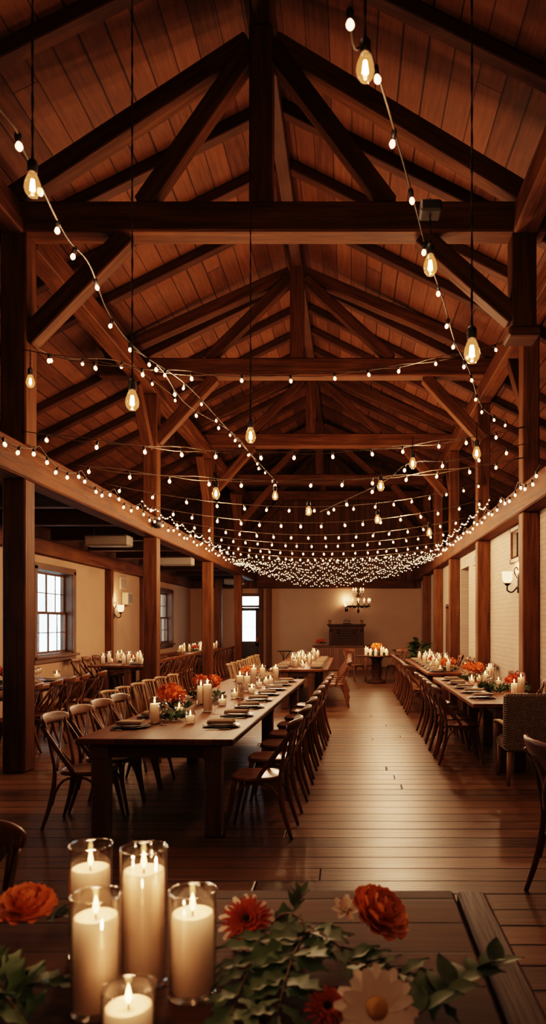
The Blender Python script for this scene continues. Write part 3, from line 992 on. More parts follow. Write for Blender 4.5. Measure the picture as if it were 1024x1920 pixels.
# wicker armchair at the end of the right table
t = thing('wicker_armchair', 'woven wicker armchair with its back to us at the table end', 'armchair', (1.93, 7.72, 0))
def wpad(c, size, ch, name, lean=0):
    o = MB().box((0, 0, 0), size, ch).build(name, 'wicker', t, c, (lean, 0, 0))
    return o
wpad((0, -.215, .665), (.66, .075, .57), .022, 'backrest', R(4))
wpad((0, .03, .395), (.62, .54, .11), .022, 'seat')
for s in (-1, 1):
    MB().tube([(s * .29, -.28, .001), (s * .265, -.21, .34)], [.020, .027], 8).build('leg', 'straw', t)
    MB().tube([(s * .285, .26, .001), (s * .275, .235, .345)], [.020, .027], 8).build('leg', 'straw', t)
    MB().strip(spline([(s * .295, -.19, .62), (s * .335, -.05, .645), (s * .335, .12, .625), (s * .315, .25, .60)], 5), Vector((1, 0, 0)), .028, .055).build('armrest', 'straw', t)
    MB().tube([(s * .315, .235, .59), (s * .30, .235, .42)], .019, 8).build('arm_post', 'straw', t)

# round table at the far end of the aisle
t = thing('round_table', 'small round dark table with a candle centrepiece at the end of the aisle', 'table', (.76, 20.4, 0))
MB().lathe([(0, .745), (.60, .745), (.62, .755), (.62, .775), (.61, .78), (0, .78)], 36).build('tabletop', 'cabinet', t)
MB().lathe([(.0, .001), (.26, .001), (.26, .05), (.16, .09), (.13, .15), (.16, .3), (.13, .6), (.2, .74), (0, .743)], 18).build('pedestal', 'cabinet', t)
for i, (x, y, rz, w_) in enumerate([(.16, 21.1, 220, 'leftmost of three'), (.68, 21.35, 180, 'middle of three'), (1.34, 21.05, 135, 'rightmost of three')]):
    place(CROSS, (x, y, 0), R(rz), 'cross-back chair behind the round table, %s' % w_, 'chair')

# ------------------------------------------------------------------ the foreground table
t = thing('rustic_table', 'weathered plank table in the foreground carrying candles and flowers', 'table', (-.65, 1.78, 0))
NX0, NX1, NY0, NY1 = -1.75, .455, 1.12, 2.43
MB().box(((NX0 + NX1 - .105) / 2 + .65, 0, TT - .03), (NX1 - .105 - NX0, NY1 - NY0, .06), .010).build('tabletop', 'near_table', t)
MB().box((NX1 - .05 + .65, -.02, TT - .028), (.094, NY1 - NY0 + .0, .064), .010).build('breadboard_end', 'end_board', t)
for x in (NX0 + .03, NX1 - .2):
    for y in (NY0 + .12, NY1 - .12):
        MB().box((x + .65, y - 1.78, (TT - .062) / 2), (.10, .10, TT - .064), .01).build('leg', 'table_leg', t)
for y in (NY0 + .1, NY1 - .1):
    MB().box(((NX0 + NX1) / 2 + .65, y - 1.78, TT - .115), (NX1 - NX0 - .4, .03, .105), .004).build('apron', 'apron', t)

# ------------------------------------------------------------------ candles
WAXM = {}
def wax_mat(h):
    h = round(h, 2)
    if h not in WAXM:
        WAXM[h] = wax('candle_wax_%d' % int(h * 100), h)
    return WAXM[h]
PC = {}
def flame_mb(z, s=1.0):
    return MB().lathe([(0, 0), (.0045 * s, .006 * s), (.0072 * s, .016 * s), (.005 * s, .030 * s), (.002 * s, .042 * s), (0, .048 * s)], 10, (0, 0, z))
def pillar(loc, r, h, label, group=None, seg=28):
    k = (round(r, 3), round(h, 2), seg)
    if k not in PC:
        t = thing('pillar_candle', 'x', 'candle')
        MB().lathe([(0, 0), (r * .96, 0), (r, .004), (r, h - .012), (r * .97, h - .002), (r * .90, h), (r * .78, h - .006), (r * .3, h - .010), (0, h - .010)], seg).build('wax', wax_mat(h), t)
        MB().tube([(0, 0, h - .012), (.0008, 0, h + .012)], .0016, 5).build('wick', 'wick', t)
        flame_mb(h + .002, .95 if seg > 30 else 1.2).build('flame', 'flame', t)
        PC[k] = t
    return place(PC[k], loc, rng.random() * 6, label, 'candle', group)
def hurricane(loc, r, h, label, group=None, seg=32):
    k = ('g', round(r, 3), round(h, 2), seg)
    if k not in PC:
        o = MB().lathe([(0, .002), (r * .98, .002), (r, .008), (r, h - .008), (r * 1.02, h - .003), (r * 1.015, h + .001), (r * .965, h + .001), (r * .945, h - .004), (r * .955, h - .010), (r * .955, .014), (0, .012)], seg).build('glass_cylinder', 'glass')
        PC[k] = o
    o = place(PC[k], loc, 0, label, 'candle glass', group)
    return o
def votive(loc, label, group=None, s=1.0, seg=16):
    k = ('v', seg)
    if k not in PC:
        t = thing('votive_candle', 'x', 'candle')
        MB().lathe([(0, .001), (.030, .001), (.033, .008), (.037, .09), (.0345, .09), (.031, .012), (0, .010)], seg).build('glass', 'glass', t)
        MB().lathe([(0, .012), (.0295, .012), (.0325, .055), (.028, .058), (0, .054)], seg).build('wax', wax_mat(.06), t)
        flame_mb(.056, .9).build('flame', 'flame', t)
        PC[k] = t
    return place(PC[k], loc, rng.random() * 6, label, 'candle', group, s)

def cased(loc, r, h, hg, label, group=None, seg=20):
    """a pillar candle inside its own glass cylinder"""
    x, y, z = loc
    hurricane((x, y, z + .001), r / .80, hg, 'glass around the ' + label, group and group + ' glasses', seg)
    return pillar((x, y, z + .017), r, h, label, group, seg)

# foreground group: glass about 11 cm across
FG = [(-.702, 1.95, .225, .300, 'tall pillar candle in glass, back row, leftmost in the foreground'),
      (-.515, 1.80, .270, .338, 'tallest pillar candle in glass in the foreground, its flame highest'),
      (-.589, 1.67, .208, .270, 'pillar candle in glass in front of the leftmost foreground one'),
      (-.381, 1.745, .185, .252, 'pillar candle in glass, rightmost of the foreground group'),
      (-.475, 1.545, .065, .120, 'short candle in glass at the very front of the foreground group')]
for (x, y, h, hg, lb) in FG:
    hurricane((x, y, TT + .001), .057, hg, 'glass cylinder holding the ' + lb.replace(' in glass', '').replace(' in the foreground', ''), None, 40)
    pillar((x, y, TT + .016), .050, h, lb, None, 40)
    LAMPS.append((Vector((x, y, TT + .016 + h + .065)), .42, .012))

# ------------------------------------------------------------------ tableware
def plate_mb(r):
    return MB().lathe([(0, 0), (r * .62, 0), (r * .66, .004), (r * .97, .014), (r, .016), (r * .97, .019), (r * .66, .009), (0, .007)], 30)
PL = {}
def flat(name, key, builder, mat, loc, rz, label, cat, group=None):
    if key not in PL:
        PL[key] = builder().build(name, mat)
    return place(PL[key], loc, rz, label, cat, group)
def napkin_mb():
    b = MB()
    for k in range(4):
        b.box((J(.006), J(.006), .004 + k * .0075), (.115 - .004 * k, .235 - .012 * k, .0065), .003)
    b.tube([(-.058, -.11, .015), (-.062, 0, .015), (-.058, .11, .015)], .0145, 8)
    return b
def fork_mb():
    b = MB().tube([(0, -.10, .004), (0, -.02, .005), (0, .03, .006)], [.0055, .003, .003], 6)
    b.box((0, .045, .006), (.02, .03, .003), .001)
    for k in range(4):
        b.box((-.0085 + k * .0057, .078, .007), (.0028, .045, .0025), .0008)
    return b
def knife_mb():
    return MB().tube([(0, -.11, .005), (0, -.02, .005)], [.006, .005], 6).box((0, .05, .004), (.016, .15, .0025), .001)
def glass_mb():
    return MB().lathe([(0, .001), (.033, .001), (.034, .004), (.006, .010), (.0045, .03), (.0045, .085), (.012, .095), (.034, .125), (.040, .155), (.034, .20), (.0325, .20), (.038, .155), (.032, .127), (.01, .10), (0, .098)], 18)
def tumbler_mb():
    return MB().lathe([(0, .001), (.030, .001), (.036, .11), (.034, .11), (.029, .010), (0, .008)], 16)
def setting(T, side, v, who, grp, full=False, glass=None, inset=.235):
    u = side * (T.w / 2 - inset)
    rz = -T.a
    g = lambda k: '%s of the %s' % (k, grp) if who is None else None
    q = T.p(u, v)
    flat('charger_plate', 'ch', lambda: plate_mb(.165), 'charger', q + Vector((0, 0, .001)), rz, 'dark charger plate, ' + who, 'plate')
    flat('dinner_plate', 'pl', lambda: plate_mb(.135), 'china', q + Vector((0, 0, .0105)), rz, 'grey dinner plate, ' + who, 'plate')
    flat('folded_napkin', 'na', napkin_mb, 'linen', q + Vector((0, 0, .0305)), rz + R(90) + J(.25), 'folded brown napkin, ' + who, 'napkin')
    if full:
        flat('fork', 'fo', fork_mb, 'steel', T.p(u, v + .20) + Vector((0, 0, .001)), rz + (R(90) if side > 0 else R(-90)), 'fork beside the plate, ' + who, 'fork')
        flat('knife', 'kn', knife_mb, 'steel', T.p(u, v - .20) + Vector((0, 0, .001)), rz + (R(90) if side > 0 else R(-90)), 'knife beside the plate, ' + who, 'knife')
    if glass:
        uu = u - side * .24
        flat('wine_glass', 'wg', glass_mb, 'glass', T.p(uu, v + .12) + Vector((0, 0, .001)), 0, 'clear stemmed glass, ' + who, 'glass')

# ------------------------------------------------------------------ flowers and leaves
def leaf_pts(L, W, lob=0, curl=.15):
    """one leaf in its own plane: base at the origin, tip along +y"""
    n = 10 if not lob else 16
    left, right, mid = [], [], []
    for k in range(n + 1):
        t = k / n
        w = W * math.sin(PI * min(1, t * .97 + .03) ** .8) * .5
        if lob:
            w *= 1 - .50 * abs(math.sin(t * PI * lob)) ** 1.5 if t < .95 else 1
        z = -curl * L * t * t
        mid.append((0, L * t, z - .06 * W)); left.append((-w, L * t + (.12 * w if lob else 0), z + .10 * w)); right.append((w, L * t + (.12 * w if lob else 0), z + .10 * w))
    return left, mid, right
def add_leaf(b, M4, L, W, lob=0, curl=.15):
    l, m, r = leaf_pts(L, W, lob, curl)
    n = len(m)
    fs = []
    for k in range(n - 1):
        fs += [(k, n + k, n + k + 1, k + 1), (n + k, 2 * n + k, 2 * n + k + 1, n + k + 1)]
    b.add(l + m + r, fs, True, M4)
def orient(p, d, roll=0):
    d = Vector(d).normalized()
    z = Vector((0, 0, 1))
    x = d.cross(z)
    if x.length < .05:
        x = Vector((1, 0, 0))
    x.normalize()
    z = x.cross(d)
    Mx = Matrix((x, d, z)).transposed().to_4x4()
    return Matrix.Translation(p) @ Mx @ Matrix.Rotation(roll, 4, 'Y')
def petal(b, M4, L, W, cup=.4, tip=.0, n=5, m=4):
    vs, fs = [], []
    for i in range(n + 1):
        t = i / n
        w = W * (math.sin(PI * (.12 + .80 * t)) ** .7) * .5
        for j in range(m + 1):
            u = j / m * 2 - 1
            vs.append((w * u, L * t, cup * L * t * t + .35 * cup * W * u * u + tip * t * t * t * L))
    for i in range(n):
        for j in range(m):
            a = i * (m + 1) + j
            fs.append((a, a + 1, a + m + 2, a + m + 1))
    b.add(vs, fs, True, M4)
def ruffled(rad, rows, lab_mat):
    """a full ranunculus: rows of cupped petals, closing toward the middle"""
    b = MB()
    for i in range(rows):
        f = i / (rows - 1)
        n = max(4, int(11 - 6 * f))
        for k in range(n):
            a = 2 * PI * (k + .5 * (i % 2) + J(.25)) / n
            tilt = R(8 + 76 * f)
            L = rad * (1.0 - .50 * f); base = rad * .12 * (1 - f)
            Mx = Matrix.Rotation(a, 4, 'Z') @ Matrix.Translation((0, base, rad * .10 + .24 * rad * f)) @ Matrix.Rotation(tilt, 4, 'X')
            petal(b, Mx, L, L * (1.05 - .25 * f), .38 + .25 * f, -.25 * (1 - f))
    b.lathe([(0, -.05 * rad), (rad * .4, .05 * rad), (rad * .33, rad * .40), (0, rad * .52)], 14)
    return b
def daisy(rad, n, rows, wide, lift=.12, cup=.12):
    b = MB()
    for i in range(rows):
        for k in range(n):
            a = 2 * PI * (k + .5 * i + J(.3)) / n
            L = rad * (1 - .16 * i + J(.08))
            Mx = Matrix.Rotation(a, 4, 'Z') @ Matrix.Translation((0, rad * .10, rad * .05 * i)) @ Matrix.Rotation(R(4 + (70 * lift) * i + J(8)), 4, 'X') @ Matrix.Rotation(J(.4), 4, 'Y')
            petal(b, Mx, L, wide * rad, cup, -.2)
    return b
def flower(name, label, loc, tilt, rz, petals, pmat, eye=None, cat='flower', back=None, stem_to=None):
    t = thing(name, label, cat, loc)
    t.rotation_euler = (tilt[0], tilt[1], rz)
    petals.build('petals', pmat, t)
    if back:
        back[0].build('outer_petals', back[1], t)
    if eye:
        eye[0].build('eye', eye[1], t)
    MB().tube([(0, 0, -.004), (.004, .004, -.03)], .004, 6).build('stem', 'stem', t)
    return t
flower('ranunculus', 'big orange ranunculus on the foreground table, left of the candles', (-.945, 2.10, .832), (R(16), 0), .4, ruffled(.080, 6, 0), 'ranunculus')
flower('ranunculus', 'big orange ranunculus on the foreground table, right of the greenery', (.068, 2.02, .848), (R(38), R(-8)), 1.2, ruffled(.084, 6, 0), 'ranunculus')
flower('dahlia', 'rust red dahlia with pale outer petals beside the rightmost foreground candle', (-.290, 2.03, .842), (R(50), R(-6)), .2, daisy(.064, 24, 5, .19, .24), 'rust', (MB().lathe([(.014, .012), (.010, .022), (0, .026)], 10), 'wick'), back=(daisy(.071, 15, 1, .32, 0, -.05), 'white_petal'))
flower('daisy', 'large cream daisy lying at the front of the foreground table', (.058, 1.572, .838), (R(48), R(4)), .1, daisy(.086, 12, 2, .40, .10, .10), 'white_petal', (MB().lathe([(.022, .006), (.024, .014), (.017, .024), (0, .029)], 16), 'yellow'))
flower('aster', 'small rust aster tucked against the cream daisy', (-.052, 1.615, .818), (R(35), R(-18)), .7, daisy(.046, 18, 4, .22, .2), 'rust', (MB().lathe([(.010, .008), (.008, .016), (0, .019)], 10), 'wick'))
flower('flower_bud', 'pale flower bud behind the right-hand orange ranunculus', (-.012, 2.13, .834), (R(40), 0), 0, daisy(.038, 7, 2, .6, .5, .5), 'white_petal')
flower('flower_bud', 'pale flower bud under the left-hand orange ranunculus', (-.985, 1.95, .806), (R(50), 0), .5, daisy(.034, 7, 2, .6, .5, .5), 'white_petal')

def sprig(name, label, pts, n, L, W, lob, mat, spread=.9, droop=0, rad=.0035, cat='greenery', group=None):
    """a twig with leaves both sides; the first point is its base"""
    base = Vector(pts[0])
    t = thing(name, label, cat, base, 0, group)
    P = [p - base for p in spline(pts, 8)]
    MB().tube(P, [rad * (1 - .6 * k / len(P)) for k in range(len(P))], 6).build('stem', 'stem', t)
    b = MB()
    n = int(n * 1.9)
    for k in range(n):
        f = (k + .6) / n
        i = min(len(P) - 2, int(f * (len(P) - 1)))
        d = (P[i + 1] - P[i]).normalized()
        side = 1 if k % 2 else -1
        x = d.cross(Vector((0, 0, 1))).normalized() * side
        dirn = d * .6 + x * spread * (.7 + rng.random() * .5) + Vector((0, 0, .30 + J(.7) - droop))
        s = (.75 + rng.random() * .45) * (1 - .30 * f)
        add_leaf(b, orient(P[i], dirn, J(.9)), L * s * 1.05, W * s * 1.25, lob, .12 + rng.random() * .25)
    add_leaf(b, orient(P[-1], P[-1] - P[-3]), L * .8, W * .8, lob)
    b.clampz(TT + .003 - base.z).build('leaves', mat, t)
    return t
z0 = TT + .030
sprig('leafy_branch', 'lobed leafy branch lying below the rust dahlia on the foreground table', [(-.19, 1.98, z0 + .01), (-.23, 1.85, z0 + .02), (-.255, 1.72, z0 + .012), (-.265, 1.60, z0 + .0)], 9, .135, .062, 3, 'leaf', .7, .2)
sprig('leafy_branch', 'broad leafy branch between the dahlia and the cream daisy', [(-.10, 2.02, z0 + .02), (-.135, 1.86, z0 + .035), (-.15, 1.72, z0 + .03), (-.16, 1.58, z0 + .01)], 11, .13, .066, 3, 'leaf', .9, .1)
sprig('leafy_branch', 'leafy branch running under the right-hand orange ranunculus', [(-.20, 1.90, z0 + .01), (-.10, 1.93, z0 + .045), (-.02, 1.86, z0 + .03), (.06, 1.80, z0 + .015), (.10, 1.73, z0)], 12, .09, .045, 2, 'leaf', .8, .1)
sprig('leafy_branch', 'dark leafy branch beside the cream daisy', [(-.02, 1.82, z0 + .015), (.06, 1.76, z0 + .03), (.16, 1.72, z0 + .02), (.21, 1.66, z0)], 10, .085, .042, 2, 'leaf', .9, .1)
sprig('leafy_twig', 'thin leafy twig reaching toward the end board of the foreground table', [(.15, 1.60, z0), (.22, 1.66, z0 + .02), (.29, 1.72, z0 + .035), (.355, 1.74, z0 + .05)], 8, .090, .044, 0, 'leaf2', .9, -.35)
sprig('leafy_twig', 'short upright leafy twig behind the greenery, between dahlia and ranunculus', [(-.20, 2.06, z0 - .01), (-.165, 2.11, z0 + .03), (-.145, 2.14, z0 + .065)], 6, .06, .025, 0, 'leaf2', .7, -.4)
sprig('bare_twig', 'curved woody twig between the dahlia and the right-hand ranunculus', [(-.235, 2.07, z0), (-.19, 2.08, z0 + .03), (-.14, 2.02, z0 + .045), (-.12, 1.97, z0 + .03)], 2, .05, .02, 0, 'leaf2', .7, 0, .006)
sprig('leafy_branch', 'bushy leafy branch at the front of the foreground table, left of the candles', [(-.70, 1.56, z0), (-.78, 1.63, z0 + .03), (-.85, 1.71, z0 + .05), (-.92, 1.76, z0 + .03)], 14, .10, .042, 2, 'leaf', .9, -.2)
sprig('leafy_branch', 'leafy branch under the bushy one, pointing to the candle glasses', [(-.92, 1.62, z0), (-.83, 1.62, z0 + .02), (-.74, 1.66, z0 + .035), (-.67, 1.71, z0 + .02)], 13, .10, .040, 2, 'leaf', .9, -.1)
sprig('leafy_branch', 'dark leafy branch at the left edge of the foreground table', [(-1.05, 1.78, z0), (-.98, 1.72, z0 + .03), (-.90, 1.66, z0 + .03), (-.84, 1.56, z0)], 13, .11, .045, 2, 'leaf', .9, -.1)
sprig('leafy_twig', 'little leafy twig showing behind the left-hand orange ranunculus', [(-.90, 2.14, z0 - .01), (-.84, 2.14, z0 + .005), (-.78, 2.16, z0 + .01)], 7, .055, .022, 0, 'leaf', .8, 0)

# table bouquets
def bouquet_proto(seed, col, nb, rad):
    rg = random.Random(seed)
    t = thing('flower_centrepiece', 'x', 'flowers')
    for k in range(nb):
        b = MB()
        a = 2 * PI * k / nb + rg.random()
        c = Vector((math.cos(a) * rad * .55, math.sin(a) * rad * .55, rad * (.85 + .5 * rg.random()))) if nb > 1 else Vector((0, 0, rad * 1.0))
        rr = rad * (.62 if nb > 1 else 1.0)
        for i in range(70 if nb > 1 else 150):
            d = Vector((rg.gauss(0, 1), rg.gauss(0, 1), abs(rg.gauss(0, 1)) - .15)).normalized()
            p = d * rr * (.80 + .2 * rg.random())
            Mx = orient(p * .86, d + Vector((rg.gauss(0, .5), rg.gauss(0, .5), rg.gauss(0, .5))), rg.random() * 6)
            petal(b, Mx, rr * .38, rr * .36, .3, 0, 2, 2)
        b.lathe([(0, -.45 * rr), (rr * .6, -.2 * rr), (rr * .74, .2 * rr), (rr * .45, .62 * rr), (0, .75 * rr)], 10)
        b.build('bloom', col, t, c)
    b = MB()
    for i in range(120):
        a = rg.random() * 2 * PI
        q = rad * (.3 + 1.1 * rg.random())
        p = Vector((math.cos(a) * q, math.sin(a) * q, .012 + .05 * rg.random()))
        add_leaf(b, orient(p, (math.cos(a) + rg.gauss(0, .5), math.sin(a) + rg.gauss(0, .5), .5 + rg.gauss(0, .4)), rg.random() * 2), rad * .52, rad * .2, 0, .2)
    b.clampz(.002).build('foliage', 'leaf', t)
    b = MB()
    for i in range(26):
        a = rg.random() * 2 * PI
        q = rad * (.9 + .5 * rg.random())
        p = Vector((math.cos(a) * q, math.sin(a) * q, .05 + .10 * rg.random()))
        b.lathe([(0, -.008), (.008, -.003), (.008, .004), (0, .010)], 6, p)
    b.build('seed_heads', 'white_petal', t)
    return t
BQ = [bouquet_proto(1, 'orange', 1, .135), bouquet_proto(2, 'orange', 4, .17), bouquet_proto(3, 'rust', 3, .15)]
def greens_proto():
    rg = random.Random(5)
    t = thing('table_greenery', 'x', 'greenery')
    b = MB()
    for i in range(230):
        a = rg.random() * 2 * PI
        q = .11 * rg.random() ** .5
        p = Vector((math.cos(a) * q, math.sin(a) * q, .010 + .06 * rg.random()))
        add_leaf(b, orient(p, (math.cos(a) + rg.gauss(0, .6), math.sin(a) + rg.gauss(0, .6), .8 + rg.gauss(0, .4)), rg.random() * 2), .055, .014, 0, .2)
    b.clampz(.002).build('foliage', 'leaf', t)
    b = MB()
    for i in range(5):
        a = rg.random() * 6.28
        b.tube([(0, 0, .008), (.06 * math.cos(a), .06 * math.sin(a), .03), (.12 * math.cos(a), .12 * math.sin(a), .02)], .0022, 5)
    b.build('stem', 'stem', t)
    return t
GR = greens_proto()
# ------------------------------------------------------------------ laying the tables
def on(px, py):
    y = (EYE - TT) * F / (py - VY)
    return ((px - VX) * y / F, y, TT)
BUSY = []
def free(x, y, r):
    return all((x - a) ** 2 + (y - b) ** 2 > (r + c) ** 2 for a, b, c in BUSY)
def busy(x, y, r):
    BUSY.append((x, y, r))
def lamp_over(x, y, z, e, r=.05):
    LAMPS.append((Vector((x, y, z)), e, r))

N1 = 'nearest long table'
for i, (px, py, h, hg) in enumerate([(290, 1357, .165, .235), (389, 1335, .265, .315), (377, 1321, .19, .27), (450, 1309, .255, .30), (463, 1297, .19, .24), (476, 1286, .24, .29), (492, 1278.5, .2, .25), (517, 1277, .19, .22)]):
    x, y, z = on(px, py)
    cased((x, y, z), .041, h, hg, '%s pillar candle on the %s' % (ORD[i], N1), None, 24)
    busy(x, y, .055)
    if i in (0, 1, 3, 5, 7):
        lamp_over(x, y, z + hg + .10, 2.2)
for i, (px, py) in enumerate([(357, 1357), (336, 1340), (417, 1323), (440, 1310), (472, 1300), (486, 1289), (499, 1284), (507, 1281)]):
    x, y, z = on(px, py)
    votive((x, y, z + .001), '%s little votive candle on the %s' % (ORD[i], N1), None, 1.25)
    busy(x, y, .05)
for i, (px, py, k, w_) in enumerate([(343, 1331, 0, 'big round orange flower head with greenery, nearest on the %s'), (413, 1309, 1, 'bunch of orange flowers with greenery, second on the %s'), (494, 1281.5, 1, 'bunch of orange flowers, farthest on the %s')]):
    x, y, z = on(px, py)
    dx = (-.12, -.16, -.22)[i]
    place(BQ[k], (x + dx, y, z + .002), i * 2.1, w_ % N1, 'flowers', None, (1, .85, .8)[i])
    busy(x + dx, y, .2)
x, y, z = on(322, 1351)
place(GR, (x, y, z + .002), 0, 'feathery dark greenery between the nearest candles on the ' + N1, 'greenery')
busy(x, y, .12)
x, y, z = on(405, 1317)
place(GR, (x - .02, y + .0, z + .002), 1.2, 'feathery greenery beside the second pillar candle on the ' + N1, 'greenery')
for i, v in enumerate([.70, 1.42, 2.12, 2.80, 3.48, 4.16, 4.84, 5.50]):
    setting(T1, 1, v, '%s place, aisle side, %s' % (ORD[i], N1), '', i < 4, i in (1, 3, 5, 7))
for i, v in enumerate([.62, 1.30]):
    setting(T1, -1, v, '%s place, left side, %s' % (ORD[i], N1), '', i < 2, i in (0, 1))

def dress(T, who, grp, nc, nv, v0, v1, half, bq, lamp_e, nl, seg=14):
    """candles in glasses and votives along a table's middle, with bouquets"""
    for (v, k, w_) in bq:
        q = T.p(J(.05), v)
        place(BQ[k], q + Vector((0, 0, .002)), J(6), w_, 'flowers', None, .75)
        busy(q.x, q.y, .21)
    for kind, n in (('p', nc), ('v', nv)):
        spots = []
        for i in range(n):
            for _ in range(60):
                q = T.p(J(2 * half), v0 + (v1 - v0) * (i + .5 + J(1.2)) / n)
                if free(q.x, q.y, .05):
                    break
            else:
                continue
            busy(q.x, q.y, .05)
            spots.append(q)
        spots.sort(key=lambda q: q.y)
        for i, q in enumerate(spots):
            if kind == 'p':
                hg = rng.choice([.20, .24, .28])
                cased((q.x, q.y, q.z), .040, round(hg * .72, 2), hg, '%s pillar candle from the near end, %s' % (ORD[i], grp), 'pillar candles on the ' + grp, seg)
            else:
                votive((q.x, q.y, q.z + .001), '%s small votive from the near end, %s' % (ORD[i], grp), 'votives on the ' + grp, 1.25, seg)
    for k in range(nl):
        q = T.p(0, v0 + (v1 - v0) * (k + .5) / nl)
        lamp_over(q.x, q.y, q.z + .40, lamp_e, .08)

dress(T1B, 'the second long table on the aisle', 'second long table', 17, 12, .5, 4.6, .22, [], 5.0, 3)
for i, v in enumerate([.35, .85, 1.35, 1.9, 2.5, 3.1, 3.7, 4.3]):
    setting(T1B, 1, v, '%s place, aisle side, second long table' % ORD[i], '')
for i, v in enumerate([.4, 1.0, 1.6]):
    setting(T1B, -1, v, '%s place, left side, second long table' % ORD[i], '', False, True)
# right table, nearer
N2 = 'nearer right table'
for i, (x, y, h, hg) in enumerate([(2.20, 9.25, .19, .265), (1.93, 10.25, .16, .225), (2.08, 10.75, .23, .29), (2.20, 11.20, .20, .26), (1.90, 11.86, .19, .25)]):
    cased((x, y, TT), .041, h, hg, '%s pillar candle on the %s' % (ORD[i], N2), None, 20)
    busy(x, y, .06)
x, y = 2.06, 9.02
pillar((x, y, TT + .001), .038, .15, 'bare pillar candle without a glass on the %s, nearest the wicker armchair' % N2, None, 20); busy(x, y, .05)
for i, (x, y) in enumerate([(1.80, 10.62), (1.98, 11.02), (1.86, 10.98), (2.2, 11.66), (2.16, 10.45)]):
    votive((x, y, TT + .001), '%s little votive candle on the %s' % (ORD[i], N2), None, 1.25); busy(x, y, .05)
place(BQ[2], (2.20, 9.62, TT + .002), 1, 'red flower bunch with greenery by the first candles of the ' + N2, 'flowers', None, .85); busy(2.2, 9.62, .17)
place(BQ[1], (1.96, 11.42, TT + .002), 2, 'orange flower bunch with greenery, farther on the ' + N2, 'flowers', None, .85)
place(GR, (1.86, 9.22, TT + .002), 2, 'leafy greenery on the %s beside the red flower bunch' % N2, 'greenery')
place(GR, (1.88, 9.86, TT + .002), 4, 'leafy greenery on the %s behind the red flower bunch' % N2, 'greenery')
for (x, y, e) in ((2.0, 9.2, 4), (1.95, 10.6, 5), (1.95, 11.6, 4)):
    lamp_over(x, y, TT + .42, e, .06)
for i, v in enumerate([.62, 1.28, 1.92, 2.6, 3.3]):
    setting(T2, -1, v, '%s place, aisle side, %s' % (ORD[i], N2), '', i < 2, i in (1, 2, 4), .215)
setting(T2, 1, .62, 'wall-side place at the near end, ' + N2, '', False, False, .20)
dress(T2B, 'the farther table by the brick wall', 'farther table by the brick wall', 17, 12, .3, 4.9, .19, [(.55, 1, 'orange flower bunch at the near end of the farther table by the brick wall'), (2.4, 2, 'red flower bunch midway along the farther table by the brick wall')], 5.0, 3)
for i, v in enumerate([.3, .85, 1.4, 2.0, 2.65, 3.3, 4.0, 4.6]):
    setting(T2B, -1, v, '%s place, aisle side, farther right table' % ORD[i], '', False, False, .21)
# left aisle
N3 = 'nearest left aisle table'
x, y, z = T3.p(.10, .55)
cased((x, y, z), .043, .23, .30, 'tall pillar candle near the left edge, ' + N3, None, 20); busy(x, y, .06)
lamp_over(x, y, z + .42, 3)
for i, (u, v) in enumerate([(.18, 2.35), (.28, 3.1)]):
    x, y, z = T3.p(u, v)
    votive((x, y, z + .001), '%s votive candle on the %s' % (ORD[i], N3), None, 1.5); busy(x, y, .05)
    lamp_over(x, y, z + .32, 2)
x, y, z = T3.p(-.10, 2.0)
place(BQ[2], (x, y, z + .002), 0, 'red flower bunch with greenery on the ' + N3, 'flowers')
for i, (u, v) in enumerate([(-.02, 2.55), (.10, 2.75), (.02, 3.05)]):
    x, y, z = T3.p(u, v)
    flat('wine_glass', 'wg', glass_mb, 'glass', (x, y, z + .001), 0, '%s tall clear glass on the %s' % (ORD[i], N3), 'glass')
for i, v in enumerate([.7, 1.4, 2.1, 2.8]):
    setting(T3, 1, v, '%s place, open side, %s' % (ORD[i], N3), '', False, False, .22)
dress(T4, 'the left aisle table under the lit lamp', 'left aisle lamp table', 15, 7, .3, 2.6, .42, [(.9, 2, 'red flower bunch among the candles under the lit wall lamp')], 5, 2)
for i, v in enumerate([.3, .95, 1.6]):
    setting(T4, 1, v, '%s place, left aisle table under the lit lamp' % ORD[i], '', False, False, .2)
dress(T5, 'the farthest left aisle table', 'farthest left aisle table', 16, 8, .7, 4.8, .30, [(2.2, 2, 'red flower bunch on the farthest left aisle table')], 5, 2)
for i, v in enumerate([.35, 1.0, 1.65, 2.3]):
    setting(T5, 1, v, '%s place, farthest left aisle table' % ORD[i], '', False, False, .2)
# round table
RT = Tab(.76, 20.4, .5, .01)
place(BQ[1], (.76, 20.4, TT + .003), 0, 'orange flower bunch in the middle of the round table', 'flowers')
for k in range(10):
    a = 2 * PI * k / 10 + .2
    r_ = .27 + .04 * (k % 2)
    pillar((.76 + r_ * math.cos(a), 20.4 + r_ * math.sin(a), TT + .001), .038, (.13, .17, .21)[k % 3], 'lit candle on the round table, %s round its flowers' % ['right of the middle', 'behind and right', 'behind', 'behind and left', 'far left', 'left of the middle', 'front left', 'front, just left of centre', 'front right', 'far right'][k], 'round table candles', 14)
lamp_over(.76, 20.25, TT + .55, 9, .1)

